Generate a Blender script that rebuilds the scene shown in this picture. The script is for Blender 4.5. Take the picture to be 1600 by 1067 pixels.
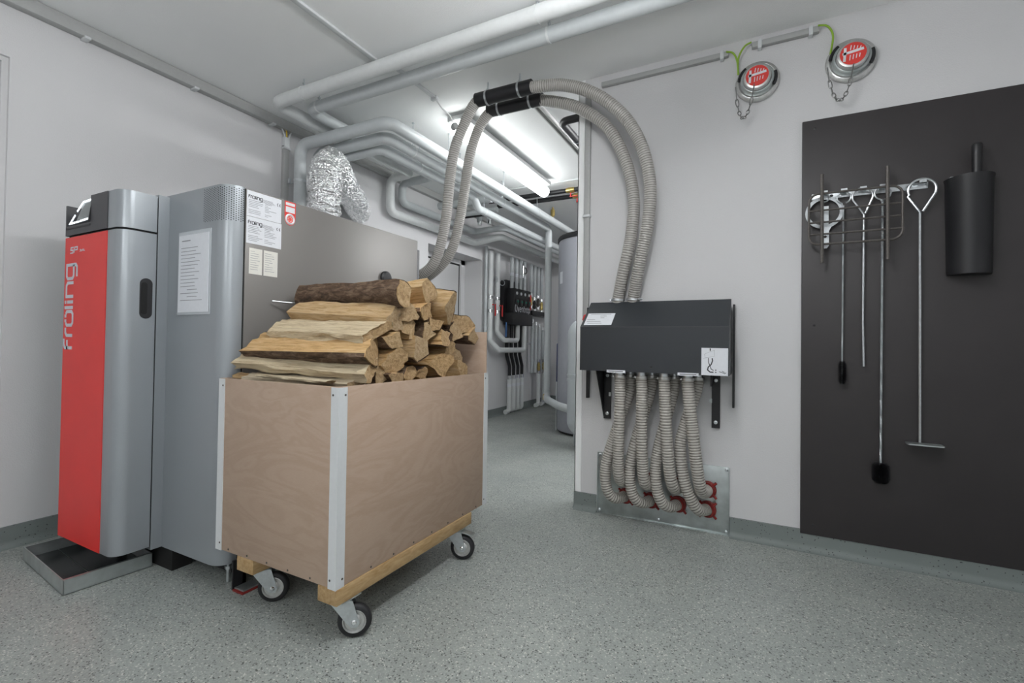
import bpy, bmesh, math, random
from mathutils import Vector, Matrix
from mathutils import noise as mnoise
random.seed(7)
PI = math.pi
for o in list(bpy.data.objects): bpy.data.objects.remove(o)
scn = bpy.context.scene
COL = scn.collection

# ------------------------------------------------------------------ camera
cam_d = bpy.data.cameras.new('camera'); cam = bpy.data.objects.new('camera', cam_d); COL.objects.link(cam)
yaw, pitch, roll = -0.47874, 0.013845, 0.01414
fw = Vector((math.sin(yaw)*math.cos(pitch), math.cos(yaw)*math.cos(pitch), math.sin(pitch)))
rt = Vector((math.cos(yaw), -math.sin(yaw), 0)); up = rt.cross(fw)
rt2 = rt*math.cos(roll)+up*math.sin(roll); up2 = up*math.cos(roll)-rt*math.sin(roll)
mw = Matrix((rt2, up2, -fw)).transposed().to_4x4(); mw.translation = (0, 0, 1.12)
cam.matrix_world = mw
cam_d.sensor_width = 36; cam_d.lens = 36*734/1600; cam_d.shift_y = -8.9/1600
cam_d.clip_start = 0.02; cam_d.clip_end = 60
scn.camera = cam
# ------------------------------------------------------------------ world, exposure
w = bpy.data.worlds.new('world'); scn.world = w; w.use_nodes = True
w.node_tree.nodes['Background'].inputs[0].default_value = (0.75, 0.8, 0.85, 1)
w.node_tree.nodes['Background'].inputs[1].default_value = 0.05
vs = scn.view_settings
vs.view_transform = 'Standard'; vs.look = 'None'; vs.gamma = 1; vs.use_curve_mapping = False
vs.exposure = 0.08
TUBE_ROOM = 40.0       # emission of the tube lamps in the room
TUBE_FILL = 31.0    # emission of the unseen fill lamps added behind the camera
TUBE_CORRIDOR = 11.0    # emission of the tube lamp in the corridor

# ------------------------------------------------------------------ mesh builder
class MB:
    def __init__(s): s.v = []; s.f = []; s.m = []
    def quadface(s, idx, m=0): s.f.append(tuple(idx)); s.m.append(m)
    def add(s, vs_, fs, m=0):
        b = len(s.v); s.v += [Vector(q) for q in vs_]
        for f in fs: s.f.append(tuple(b+i for i in f)); s.m.append(m)
        return s
    def box(s, x0, x1, y0, y1, z0, z1, m=0):
        x0, x1 = min(x0, x1), max(x0, x1); y0, y1 = min(y0, y1), max(y0, y1); z0, z1 = min(z0, z1), max(z0, z1)
        v = [(x, y, z) for z in (z0, z1) for y in (y0, y1) for x in (x0, x1)]
        return s.add(v, [(0, 2, 3, 1), (4, 5, 7, 6), (0, 1, 5, 4), (2, 6, 7, 3), (0, 4, 6, 2), (1, 3, 7, 5)], m)
    def bbox(s, x0, x1, y0, y1, z0, z1, b=0.004, m=0, seg=2):
        bm = bmesh.new(); bmesh.ops.create_cube(bm, size=1)
        for v in bm.verts:
            v.co = Vector(((x0+x1)/2+v.co.x*abs(x1-x0), (y0+y1)/2+v.co.y*abs(y1-y0), (z0+z1)/2+v.co.z*abs(z1-z0)))
        bmesh.ops.bevel(bm, geom=list(bm.edges), offset=b, segments=seg, affect='EDGES', profile=0.5)
        return s.frombm(bm, m)
    def frombm(s, bm, m=0):
        b = len(s.v); bm.verts.index_update()
        s.v += [v.co.copy() for v in bm.verts]
        for f in bm.faces: s.f.append(tuple(b+v.index for v in f.verts)); s.m.append(m)
        bm.free(); return s
    def prism(s, poly, ax, a0, a1, m=0):
        """poly: 2-D outline; ax the extrusion axis ('x': (y,z), 'y': (x,z), 'z': (x,y))"""
        def P(p, a): return {'x': (a, p[0], p[1]), 'y': (p[0], a, p[1]), 'z': (p[0], p[1], a)}[ax]
        n = len(poly); v = [P(p, a0) for p in poly]+[P(p, a1) for p in poly]
        f = [tuple(range(n)), tuple(range(2*n-1, n-1, -1))]
        for i in range(n): j = (i+1) % n; f.append((i, i+n, j+n, j))
        return s.add(v, f, m)
    def tube(s, path, r, seg=16, cap=True, m=0, mats=None):
        """path of points; r number or list; parallel-transport frames"""
        P = [Vector(p) for p in path]; n = len(P)
        rs = r if isinstance(r, (list, tuple)) else [r]*n
        T = []
        for i in range(n):
            a = P[max(i-1, 0)]; b = P[min(i+1, n-1)]; t = (b-a)
            T.append(t.normalized() if t.length > 1e-9 else (T[-1] if T else Vector((0, 0, 1))))
        ref = Vector((0, 0, 1)) if abs(T[0].z) < .9 else Vector((1, 0, 0))
        N = (ref-T[0]*ref.dot(T[0])).normalized()
        b = len(s.v)
        for i in range(n):
            N = (N-T[i]*N.dot(T[i])); N = N.normalized() if N.length > 1e-9 else T[i].orthogonal().normalized()
            B = T[i].cross(N)
            for k in range(seg):
                a = 2*PI*k/seg
                s.v.append(P[i]+(N*math.cos(a)+B*math.sin(a))*rs[i])
        for i in range(n-1):
            mm = mats[i] if mats else m
            for k in range(seg):
                k2 = (k+1) % seg
                s.f.append((b+i*seg+k, b+i*seg+k2, b+(i+1)*seg+k2, b+(i+1)*seg+k)); s.m.append(mm)
        if cap:
            s.f.append(tuple(b+k for k in range(seg-1, -1, -1))); s.m.append(m)
            s.f.append(tuple(b+(n-1)*seg+k for k in range(seg))); s.m.append(m)
        return s
    def ring(s, c, axis, R, r, seg=24, rs=8, m=0):
        c = Vector(c); ax = Vector(axis).normalized(); u = ax.orthogonal().normalized(); v = ax.cross(u)
        b = len(s.v)
        for i in range(seg):
            a = 2*PI*i/seg; d = u*math.cos(a)+v*math.sin(a)
            for k in range(rs):
                q = 2*PI*k/rs
                s.v.append(c+d*(R+r*math.cos(q))+ax*r*math.sin(q))
        for i in range(seg):
            for k in range(rs):
                i2 = (i+1) % seg; k2 = (k+1) % rs
                s.f.append((b+i*rs+k, b+i2*rs+k, b+i2*rs+k2, b+i*rs+k2)); s.m.append(m)
        return s
    def annulus(s, c, axis, prof, seg=32, m=0):
        """ring body: closed profile of (distance along axis, radius), no caps"""
        c = Vector(c); ax = Vector(axis).normalized(); u = ax.orthogonal().normalized(); v = ax.cross(u); b = len(s.v); n = len(prof)
        for (h, r) in prof:
            for k in range(seg):
                a = 2*PI*k/seg; s.v.append(c+ax*h+(u*math.cos(a)+v*math.sin(a))*r)
        for i in range(n):
            i2 = (i+1) % n
            for k in range(seg):
                k2 = (k+1) % seg
                s.f.append((b+i*seg+k, b+i*seg+k2, b+i2*seg+k2, b+i2*seg+k)); s.m.append(m)
        return s
    def lathe(s, c, axis, prof, seg=32, m=0, u=None):
        """prof: list of (distance along axis, radius)"""
        c = Vector(c); ax = Vector(axis).normalized()
        return s._lathe(c, ax, prof, seg, m)
    def _lathe(s, c, ax, prof, seg, m):
        u = ax.orthogonal().normalized(); v = ax.cross(u); b = len(s.v); n = len(prof)
        for (h, r) in prof:
            for k in range(seg):
                a = 2*PI*k/seg
                s.v.append(c+ax*h+(u*math.cos(a)+v*math.sin(a))*max(r, 1e-4))
        for i in range(n-1):
            for k in range(seg):
                k2 = (k+1) % seg
                s.f.append((b+i*seg+k, b+i*seg+k2, b+(i+1)*seg+k2, b+(i+1)*seg+k)); s.m.append(m)
        s.f.append(tuple(b+k for k in range(seg-1, -1, -1))); s.m.append(m)
        s.f.append(tuple(b+(n-1)*seg+k for k in range(seg))); s.m.append(m)
        return s
    def stroke(s, pts, wd, O, U, V, th=0.0008, m=0):
        """flat ribbon lettering stroke on the plane O + a*U + b*V, mitred"""
        O = Vector(O); U = Vector(U); V = Vector(V); Nn = U.cross(V).normalized()
        p = [Vector((a, b, 0)) for a, b in pts]; n = len(p); L = []; Rr = []
        closed = (p[0]-p[-1]).length < 1e-6
        for i in range(n):
            if closed and i in (0, n-1): d0 = p[-1]-p[-2]; d1 = p[1]-p[0]
            else:
                d0 = p[i]-p[i-1] if i else p[1]-p[0]; d1 = p[i+1]-p[i] if i < n-1 else p[-1]-p[-2]
            d0.normalize(); d1.normalize()
            n0 = Vector((-d0.y, d0.x, 0)); n1 = Vector((-d1.y, d1.x, 0)); nn = (n0+n1)
            nn = nn.normalized() if nn.length > 1e-6 else n0
            k = wd/2/max(.35, nn.dot(n0))
            L.append(p[i]+nn*k); Rr.append(p[i]-nn*k)
        for i in range(n-1):
            q = [L[i], L[i+1], Rr[i+1], Rr[i]]
            w3 = [O+U*a.x+V*a.y for a in q]
            s.add(w3+[a+Nn*th for a in w3], [(0, 1, 2, 3), (7, 6, 5, 4), (0, 4, 5, 1), (1, 5, 6, 2), (2, 6, 7, 3), (3, 7, 4, 0)], m)
        return s

def fillet(pts, r, n=7):
    """round the corners of a polyline"""
    P = [Vector(p) for p in pts]; out = [P[0]]
    for i in range(1, len(P)-1):
        a, b, c = P[i-1], P[i], P[i+1]
        d0 = (a-b); d1 = (c-b); l0, l1 = d0.length, d1.length; d0.normalize(); d1.normalize()
        ang = d0.angle(d1)
        if ang > PI-0.02: out.append(b); continue
        t = min(r/math.tan(ang/2), l0*.49, l1*.49); rr = t*math.tan(ang/2)
        cen = b+(d0+d1).normalized()*(rr/math.sin(ang/2))
        s0 = b+d0*t-cen; s1 = b+d1*t-cen; tot = s0.angle(s1); axx = s0.cross(s1).normalized()
        for k in range(n+1): out.append(cen+Matrix.Rotation(tot*k/n, 3, axx) @ s0)
    out.append(P[-1]); return out

def spline(pts, step=0.01):
    """Catmull-Rom resampled at about even steps"""
    P = [Vector(p) for p in pts]; P = [P[0]*2-P[1]]+P+[P[-1]*2-P[-2]]; dense = []
    for i in range(1, len(P)-2):
        for k in range(200):
            t = k/200; a, b, c, d = P[i-1], P[i], P[i+1], P[i+2]
            dense.append(.5*((2*b)+(c-a)*t+(2*a-5*b+4*c-d)*t*t+(3*b-a-3*c+d)*t**3))
    dense.append(P[-2]); out = [dense[0]]; acc = 0
    for i in range(1, len(dense)):
        acc += (dense[i]-dense[i-1]).length
        if acc >= step: out.append(dense[i]); acc = 0
    if (out[-1]-dense[-1]).length > step*.3: out.append(dense[-1])
    return out

def roundrect(x0, x1, y0, y1, r, n=6, corners=(1, 1, 1, 1)):
    """outline counter-clockwise from (x0,y0)"""
    out = []
    for (cx, cy, a0, on) in ((x0, y0, PI, corners[0]), (x1, y0, 1.5*PI, corners[1]), (x1, y1, 0, corners[2]), (x0, y1, .5*PI, corners[3])):
        if not on: out.append((cx, cy)); continue
        ix = cx+r if cx == x0 else cx-r; iy = cy+r if cy == y0 else cy-r
        for k in range(n+1): a = a0+.5*PI*k/n; out.append((ix+r*math.cos(a), iy+r*math.sin(a)))
    return out

def thing(name, loc, label, cat, group=None, rot=None):
    o = bpy.data.objects.new(name, None); COL.objects.link(o); o.location = loc; o.empty_display_size = .05
    if rot: o.rotation_euler = rot
    o['label'] = label; o['category'] = cat
    if group: o['group'] = group
    return o
def base_of(o):
    while o.parent: o = o.parent
    return o
def obj(name, mb, mats, parent=None, sharp=35, local=False, label=None):
    me = bpy.data.meshes.new(name)
    off = Vector((0, 0, 0)) if (parent is None or local) else Vector(base_of(parent).location)
    me.from_pydata([tuple(Vector(v)-off) for v in mb.v], [], mb.f)
    if not isinstance(mats, (list, tuple)): mats = [mats]
    for m in mats: me.materials.append(m)
    if len(mats) > 1: me.polygons.foreach_set('material_index', mb.m)
    bm = bmesh.new(); bm.from_mesh(me); bmesh.ops.recalc_face_normals(bm, faces=list(bm.faces)); bm.to_mesh(me); bm.free()
    me.shade_smooth(); me.set_sharp_from_angle(angle=math.radians(sharp)); me.update()
    o = bpy.data.objects.new(name, me); COL.objects.link(o)
    if parent is not None: o.parent = parent
    if label: o['label'] = label
    return o
def solo(name, mb, mats, label, cat, group=None, sharp=35):
    """a thing that is a single mesh: origin moved to the centre of its base"""
    n = len(mb.v); c = sum((Vector(v) for v in mb.v), Vector())/n; c.z = min(v[2] for v in mb.v)
    mb.v = [Vector(v)-c for v in mb.v]
    o = obj(name, mb, mats, None, sharp); o.location = c
    o['label'] = label; o['category'] = cat
    if group: o['group'] = group
    return o
def struct(name, mb, mats, parent=None, sharp=35):
    o = obj(name, mb, mats, parent, sharp)
    if parent is None: o['kind'] = 'structure'
    return o
def link_copy(o, parent, loc=None, rot=None):
    c = o.copy(); COL.objects.link(c); c.parent = parent
    if loc is not None: c.location = loc
    if rot is not None: c.rotation_euler = rot
    return c

# ------------------------------------------------------------------ materials
def mat(name, col, rough=.5, metal=0, spec=.5, **k):
    m = bpy.data.materials.new(name); m.use_nodes = True; nt = m.node_tree; b = nt.nodes['Principled BSDF']
    b.inputs['Base Color'].default_value = (*col, 1); b.inputs['Roughness'].default_value = rough
    b.inputs['Metallic'].default_value = metal; b.inputs['Specular IOR Level'].default_value = spec
    if 'emit' in k:
        b.inputs['Emission Color'].default_value = (*k['emit'], 1); b.inputs['Emission Strength'].default_value = k.get('es', 1)
    if 'coat' in k: b.inputs['Coat Weight'].default_value = k['coat']; b.inputs['Coat Roughness'].default_value = .15
    m['b'] = 1
    return m
def nd(m, t, **k):
    n = m.node_tree.nodes.new(t)
    for a, v in k.items(): setattr(n, a, v)
    return n
def lk(m, a, b): m.node_tree.links.new(a, b)
def coords(m, scale=(1, 1, 1), kind='Object', rot=(0, 0, 0)):
    tc = nd(m, 'ShaderNodeTexCoord'); mp = nd(m, 'ShaderNodeMapping')
    mp.inputs['Scale'].default_value = scale; mp.inputs['Rotation'].default_value = rot
    lk(m, tc.outputs[kind], mp.inputs['Vector']); return mp.outputs[0]
def noise(m, vec, scale, detail=4, rough=.55, dist=0):
    n = nd(m, 'ShaderNodeTexNoise'); n.inputs['Scale'].default_value = scale; n.inputs['Detail'].default_value = detail
    n.inputs['Roughness'].default_value = rough; n.inputs['Distortion'].default_value = dist
    lk(m, vec, n.inputs['Vector']); return n.outputs['Fac']
def ramp(m, fac, stops, interp='LINEAR'):
    r = nd(m, 'ShaderNodeValToRGB'); cr = r.color_ramp; cr.interpolation = interp
    while len(cr.elements) < len(stops): cr.elements.new(.5)
    for e, (p, c) in zip(cr.elements, stops): e.position = p; e.color = (*c, 1) if len(c) == 3 else c
    lk(m, fac, r.inputs[0]); return r.outputs[0]
def bump(m, h, st=.3, d=.01):
    b = nd(m, 'ShaderNodeBump'); b.inputs['Strength'].default_value = st; b.inputs['Distance'].default_value = d
    lk(m, h, b.inputs['Height']); lk(m, b.outputs[0], m.node_tree.nodes['Principled BSDF'].inputs['Normal'])
def setc(m, out, inp='Base Color'): lk(m, out, m.node_tree.nodes['Principled BSDF'].inputs[inp])
def mix(m, fac, a, b, mode='MIX'):
    n = nd(m, 'ShaderNodeMix'); n.data_type = 'RGBA'; n.blend_type = mode
    for sock, val in ((n.inputs[0], fac), (n.inputs[6], a), (n.inputs[7], b)):
        if hasattr(val, 'is_linked'): lk(m, val, sock)
        elif isinstance(val, (int, float)): sock.default_value = val
        else: sock.default_value = (*val, 1)
    return n.outputs[2]
def grain(name, col, rough, amp=.06, scale=40, metal=0, bst=0, bd=.002, stretch=(1, 1, 1), **k):
    """plain colour with slight mottling and optional fine relief"""
    m = mat(name, col, rough, metal, **k)
    v = coords(m, stretch); f = noise(m, v, scale, 5)
    c0 = tuple(c*(1-amp) for c in col); c1 = tuple(min(1, c*(1+amp)) for c in col)
    setc(m, ramp(m, f, [(.3, c0), (.7, c1)]))
    if bst: bump(m, f, bst, bd)
    return m

M = {}
def wallmat(name, col):
    m = mat(name, col, .85, 0, .25); v = coords(m)
    big = noise(m, v, 1.3, 3); fine = noise(m, v, 160, 4, .6)
    setc(m, ramp(m, big, [(.3, tuple(c*.97 for c in col)), (.7, col)])); bump(m, fine, .35, .004); return m
M['wall'] = wallmat('white_plaster', (.655, .652, .66))
M['ceil'] = wallmat('white_ceiling_paint', (.92, .93, .93))
M['reveal'] = wallmat('grey_reveal_paint', (.60, .60, .60))
# floor: speckled grey-green vinyl
m = M['floor'] = mat('speckled_vinyl', (.25, .28, .28), .38, 0, .35); v = coords(m)
vo = nd(m, 'ShaderNodeTexVoronoi'); vo.inputs['Scale'].default_value = 210; lk(m, v, vo.inputs['Vector'])
sep = nd(m, 'ShaderNodeSeparateColor'); lk(m, vo.outputs['Color'], sep.inputs[0])
base = ramp(m, sep.outputs[0], [(0, (.09, .097, .093)), (.06, (.275, .298, .285)), (.5, (.315, .342, .325)), (.88, (.355, .375, .355)), (.94, (.52, .53, .50))], 'CONSTANT')
bigf = noise(m, v, 2.2, 4); bg = ramp(m, bigf, [(.3, (.90, .90, .90)), (.7, (1.06, 1.05, 1.03))])
setc(m, mix(m, 1.0, base, bg, 'MULTIPLY'))
rr = ramp(m, noise(m, v, 5, 4), [(.3, (.32, .32, .32)), (.75, (.46, .46, .46))]); setc(m, rr, 'Roughness'); bump(m, noise(m, v, 90, 3), .06, .002)
m = M['cove'] = mat('grey_cove_vinyl', (.19, .215, .21), .5, 0, .35); v = coords(m)
vo = nd(m, 'ShaderNodeTexVoronoi'); vo.inputs['Scale'].default_value = 220; lk(m, v, vo.inputs['Vector'])
sep = nd(m, 'ShaderNodeSeparateColor'); lk(m, vo.outputs['Color'], sep.inputs[0])
setc(m, ramp(m, sep.outputs[0], [(0, (.06, .065, .065)), (.012, (.185, .21, .205)), (.97, (.20, .225, .22))], 'CONSTANT'))

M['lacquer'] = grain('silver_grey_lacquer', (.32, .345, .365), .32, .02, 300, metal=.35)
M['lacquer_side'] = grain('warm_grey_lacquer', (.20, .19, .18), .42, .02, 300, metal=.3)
M['red'] = grain('red_door_lacquer', (.76, .035, .03), .42, .03, 6)
M['anth'] = grain('anthracite_plastic', (.055, .055, .06), .45, .06, 200)
M['manifold'] = grain('anthracite_powder_coat', (.024, .028, .033), .42, .05, 260, bst=.08, bd=.001)
M['black'] = grain('black_plastic', (.012, .012, .014), .45, .1, 120)
M['gap'] = mat('black_gap', (.006, .006, .006), .8)
M['board'] = grain('charcoal_fibre_board', (.033, .029, .030), .5, .06, 5)
M['pipe'] = grain('grey_pvc_insulation', (.53, .56, .57), .42, .03, 30)
M['pipe_w'] = grain('pale_pvc_insulation', (.68, .70, .70), .40, .03, 30)
M['conduit'] = grain('grey_conduit_plastic', (.40, .405, .40), .5, .03, 60)
M['steel'] = grain('zinc_plated_steel', (.62, .65, .67), .30, .10, 60, metal=.9)
M['pan'] = grain('dark_glossy_sheet', (.055, .06, .062), .22, .2, 10, metal=.8)
M['chain'] = grain('grey_chain_steel', (.22, .22, .215), .4, .1, 60, metal=.6)
M['galv'] = grain('galvanised_sheet', (.52, .56, .56), .34, .14, 14, metal=.85)
M['chrome'] = mat('chrome', (.85, .86, .87), .12, 1)
M['alu'] = grain('brushed_aluminium', (.60, .60, .59), .35, .08, 90, metal=.85)
M['alu_dull'] = grain('dull_light_metal', (.58, .58, .57), .45, .06, 90, metal=.15)
M['darksteel'] = grain('dark_bare_steel', (.105, .095, .088), .55, .2, 120, metal=.4)
M['brass'] = grain('brass', (.55, .42, .16), .32, .1, 60, metal=.9)
M['yellow'] = mat('yellow_plastic', (.70, .50, .05), .5)
M['yg'] = mat('green_yellow_wire_sheath', (.25, .42, .03), .45)
M['redp'] = grain('dark_red_plastic', (.22, .018, .015), .45, .1, 80)
M['redlever'] = mat('red_lever', (.60, .03, .03), .4)
M['bluelever'] = mat('blue_lever', (.05, .16, .40), .4)
M['green'] = mat('green_plastic', (.02, .22, .16), .4)
M['white'] = grain('white_profile', (.66, .68, .69), .4, .02, 80)
M['paper'] = grain('white_paper', (.72, .74, .78), .7, .02, 60)
M['paper_c'] = grain('cream_paper', (.72, .71, .66), .7, .03, 60)
M['ink'] = mat('black_ink', (.03, .03, .035), .6)
M['inkg'] = mat('grey_print', (.28, .29, .31), .6)
M['logo'] = mat('pale_blue_lettering', (.55, .60, .66), .4)
M['redink'] = mat('red_print', (.70, .05, .04), .5)
M['foilbag'] = mat('clear_sleeve', (.50, .53, .56), .25)
M['rubber'] = grain('black_rubber', (.014, .014, .016), .6, .15, 90)
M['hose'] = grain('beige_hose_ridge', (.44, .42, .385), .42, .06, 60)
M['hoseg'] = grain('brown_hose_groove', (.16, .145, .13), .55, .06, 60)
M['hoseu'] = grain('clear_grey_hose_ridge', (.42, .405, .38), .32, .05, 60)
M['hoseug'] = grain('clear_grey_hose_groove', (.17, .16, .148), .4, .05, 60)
M['tank'] = grain('grey_tank_jacket', (.36, .37, .41), .5, .03, 20)
M['vessel'] = grain('pale_grey_vessel_paint', (.50, .54, .56), .4, .03, 20)
M['blue'] = mat('blue_vessel_paint', (.03, .07, .30), .4)
M['led'] = mat('white_led', (.9, .95, 1), .4, emit=(.85, .93, 1), es=2.2)
M['screen'] = mat('grey_screen_glass', (.20, .22, .22), .15)
M['tube'] = mat('lamp_diffuser_corridor', (.9, .9, .9), .4, emit=(.97, 1, .985), es=TUBE_CORRIDOR)
M['tube_r'] = mat('lamp_diffuser_room', (.9, .9, .9), .4, emit=(.98, .99, 1), es=TUBE_ROOM)
M['tube_fill'] = mat('lamp_diffuser_fill', (.9, .9, .9), .4, emit=(.97, .99, 1), es=TUBE_FILL)
M['housing'] = grain('grey_lamp_housing', (.35, .36, .36), .5, .03, 40)
# foil duct
m = M['foil'] = mat('crumpled_aluminium_foil', (.86, .87, .88), .10, 1); v = coords(m, (1, 1, 1))
vo = nd(m, 'ShaderNodeTexVoronoi'); vo.feature = 'F1'; vo.inputs['Scale'].default_value = 55; lk(m, v, vo.inputs['Vector'])
bump(m, mix(m, .5, vo.outputs['Distance'], noise(m, v, 70, 3, .6, .8)), 1.0, .02)
# plywood: pale rotary-cut veneer with soft cathedral figure and short flecks
m = M['ply'] = mat('beech_plywood', (.42, .31, .235), .55, 0, .3)
v = coords(m, (1, 1, 3.2)); n1 = noise(m, v, 1.6, 3, .5, 1.6)
rg = nd(m, 'ShaderNodeMath'); rg.operation = 'MULTIPLY'; rg.inputs[1].default_value = 46; lk(m, n1, rg.inputs[0])
sn = nd(m, 'ShaderNodeMath'); sn.operation = 'SINE'; lk(m, rg.outputs[0], sn.inputs[0])
mp = nd(m, 'ShaderNodeMapRange'); mp.inputs[1].default_value = -1; mp.inputs[2].default_value = 1; lk(m, sn.outputs[0], mp.inputs[0])
fl = noise(m, coords(m, (7, 7, 120)), 7, 3); big = noise(m, coords(m), 1.7, 3)
c1 = ramp(m, mp.outputs[0], [(0, (.415, .300, .222)), (.45, (.440, .322, .243)), (1, (.462, .345, .265))])
c2 = mix(m, .30, c1, ramp(m, big, [(.3, (.40, .285, .21)), (.7, (.49, .375, .29))]))
setc(m, mix(m, .16, c2, ramp(m, fl, [(.35, (.30, .21, .15)), (.7, (.52, .41, .33))])))
m = M['pine'] = mat('pine_runner', (.46, .31, .15), .6, 0, .3); v = coords(m, (5, 1, 5))
setc(m, ramp(m, noise(m, v, 14, 5, .6, .4), [(.3, (.34, .21, .09)), (.7, (.52, .37, .20))]))
# split wood, end grain, bark
def woodmat(name, a, b, c, stretch):
    m = mat(name, b, .7, 0, .25); v = coords(m, stretch)
    oi = nd(m, 'ShaderNodeObjectInfo'); ad = nd(m, 'ShaderNodeVectorMath'); ad.operation = 'ADD'
    cmb = nd(m, 'ShaderNodeCombineXYZ')
    mu = nd(m, 'ShaderNodeMath'); mu.operation = 'MULTIPLY'; mu.inputs[1].default_value = 37; lk(m, oi.outputs['Random'], mu.inputs[0])
    for i in range(3): lk(m, mu.outputs[0], cmb.inputs[i])
    lk(m, v, ad.inputs[0]); lk(m, cmb.outputs[0], ad.inputs[1])
    f = noise(m, ad.outputs[0], 9, 6, .62, .7)
    col = ramp(m, f, [(.28, a), (.5, b), (.72, c)])
    tone = ramp(m, oi.outputs['Random'], [(0, (.80, .76, .72)), (.35, (1.0, .98, .95)), (.7, (1.08, .98, .84)), (1, (.92, .92, .95))])
    setc(m, mix(m, 1, col, tone, 'MULTIPLY')); rf = noise(m, ad.outputs[0], 26, 5, .7, 1.2); bump(m, mix(m, .45, f, rf), .9, .02); return m
M['split'] = woodmat('split_wood', (.40, .225, .09), (.69, .48, .25), (.80, .64, .41), (1.1, 11, 11))
M['endgrain'] = woodmat('log_end_grain', (.34, .215, .11), (.57, .41, .235), (.70, .55, .36), (4, 7, 7))
M['bark'] = woodmat('log_bark', (.035, .024, .018), (.16, .105, .07), (.33, .24, .17), (2.2, 6, 6))
M['greywood'] = woodmat('weathered_pale_wood', (.42, .33, .22), (.68, .59, .43), (.80, .73, .57), (.9, 9, 9))
# ================================================================== SETTING
CZ = 2.93
WL = -3.51
WR = 3.07
struct('floor', MB().box(-4.0, 2.6, -2.6, 8.5, -.1, 0), M['floor'])
struct('ceiling', MB().box(-4.0, 2.6, -2.6, 8.5, CZ, CZ+.15), M['ceil'])
b = MB()
b.box(-3.95, WL, -2.6, -.10, 0, CZ); b.box(-3.95, WL, -.10, .955, 2.59, CZ)       # pier and lintel of the front doorway
b.box(-3.95, WL, .955, 4.54, 0, CZ); b.box(-3.95, WL, 4.54, 5.79, 2.30, CZ); b.box(-3.95, WL, 5.79, 8.5, 0, CZ)
struct('wall_left', b, M['wall'])
struct('wall_right', MB().box(-1.09, 2.6, WR, WR+.2, 0, CZ), M['wall'])
struct('wall_far', MB().box(-4.0, .4, 8.4, 8.5, 0, CZ), M['wall'])
struct('wall_corridor', MB().box(.2, .4, WR+.2, 8.4, 0, CZ), M['wall'])
struct('wall_rear', MB().box(-4.0, 2.6, -2.7, -2.6, 0, CZ), M['wall'])
struct('wall_side', MB().box(2.5, 2.6, -2.6, WR, 0, CZ), M['wall'])
def cove(t=.014, h=.11, r=.035):
    pr = [(0, 0), (r+t, 0)]
    for k in range(1, 6):
        a = .5*PI*k/6; pr.append((t+r-r*math.sin(a), r-r*math.cos(a)))
    return pr+[(t, r), (t, h), (0, h)]
pr = cove()
b = MB()
for (y0, y1) in ((.955, 4.54), (5.79, 8.4)): b.prism([(WL+p, q) for p, q in pr], 'y', y0, y1)
struct('baseboard_left', b, M['cove'])
b = MB(); b.prism([(WR-p, q) for p, q in pr], 'x', -1.09, -.932); b.prism([(WR-p, q) for p, q in pr], 'x', -.131, 2.5)
b.prism([(-1.09-p*.35, q) for p, q in pr], 'y', WR-.014, WR+.2)
struct('baseboard_right', b, M['cove'])
struct('baseboard_far', MB().prism([(8.4-p, q) for p, q in pr], 'x', WL, .2), M['cove'])
struct('trim_1', MB().box(-1.095, -1.05, WR-.005, WR, .112, CZ-.002).box(-1.095, -1.09, WR-.005, WR+.05, .112, CZ-.002), M['ceil'])
# front doorway in the left wall
d1 = struct('door_1', MB().bbox(-3.60, -3.555, -.06, .925, .01, 2.56, .003), M['wall'])
struct('door_frame', MB().box(-3.62, -3.53, .93, .955, 0, 2.59).box(-3.62, -3.53, -.1, -.065, 0, 2.59).box(-3.62, -3.53, -.065, .93, 2.565, 2.59), M['wall'], d1)
struct('door_handle', MB().tube(fillet([(-3.555, .80, 1.05), (-3.505, .80, 1.05), (-3.505, .68, 1.05)], .015), .009), M['steel'], d1)
# doorway deep in the corridor niche
d2 = struct('door_2', MB().bbox(-3.86, -3.82, 4.56, 5.66, .01, 2.215, .003), M['reveal'])
struct('door_frame', MB().box(-3.88, -3.80, 5.69, 5.79, 0, 2.30).box(-3.88, -3.80, 4.54, 5.79, 2.235, 2.30).box(-3.84, -3.805, 5.67, 5.683, 0, 2.235), M['wall'], d2)
struct('gap_seal', MB().box(-3.85, -3.815, 5.66, 5.69, 0, 2.235).box(-3.85, -3.815, 4.54, 5.69, 2.218, 2.236), M['gap'], d2)

# ------------------------------------------------------------------ tube lamps on the ceiling, and added fill lamps
def tube_lamp(x, y0, y1, dm, label, z=2.815, hung=False):
    t = thing('tube_lamp', (x, (y0+y1)/2, z), label, 'ceiling lamp', 'tube lamps')
    prof = [(y0, .01), (y0+.003, .045), (y0+.012, .056), (y0+.03, .060), (y1-.03, .060), (y1-.012, .056), (y1-.003, .045), (y1, .01)]
    obj('diffuser', MB().lathe((x, 0, z), (0, 1, 0), prof, 28), dm, t)
    if hung:
        h = obj('housing', MB().bbox(x-.02, x+.02, y0+.05, y1-.05, z+.058, z+.075, .004), M['housing'], t)
        for yy in (y0+.2, y1-.2): obj('suspension_cord', MB().tube([(x, yy, z+.07), (x, yy, CZ)], .004, 6), M['steel'], h)
        return t
    h = obj('housing', MB().bbox(x-.085, x+.085, y0+.02, y1-.03, z+.058, CZ-.03, .008), M['housing'], t)
    for yy in (y0+.22, y1-.22): obj('mount', MB().bbox(x-.02, x+.02, yy-.02, yy+.02, CZ-.036, CZ, .003), M['steel'], h)
    obj('end_cap', MB().lathe((x, y0-.028, z), (0, 1, 0), [(0, .010), (.006, .018), (.016, .026), (.026, .034), (.028, .02)], 24), M['housing'], t)
    return t
tube_lamp(-2.10, 3.02, 4.80, M['tube'], 'glowing white tube lamp under the corridor ceiling beside the grey pipes', 2.80)
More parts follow.
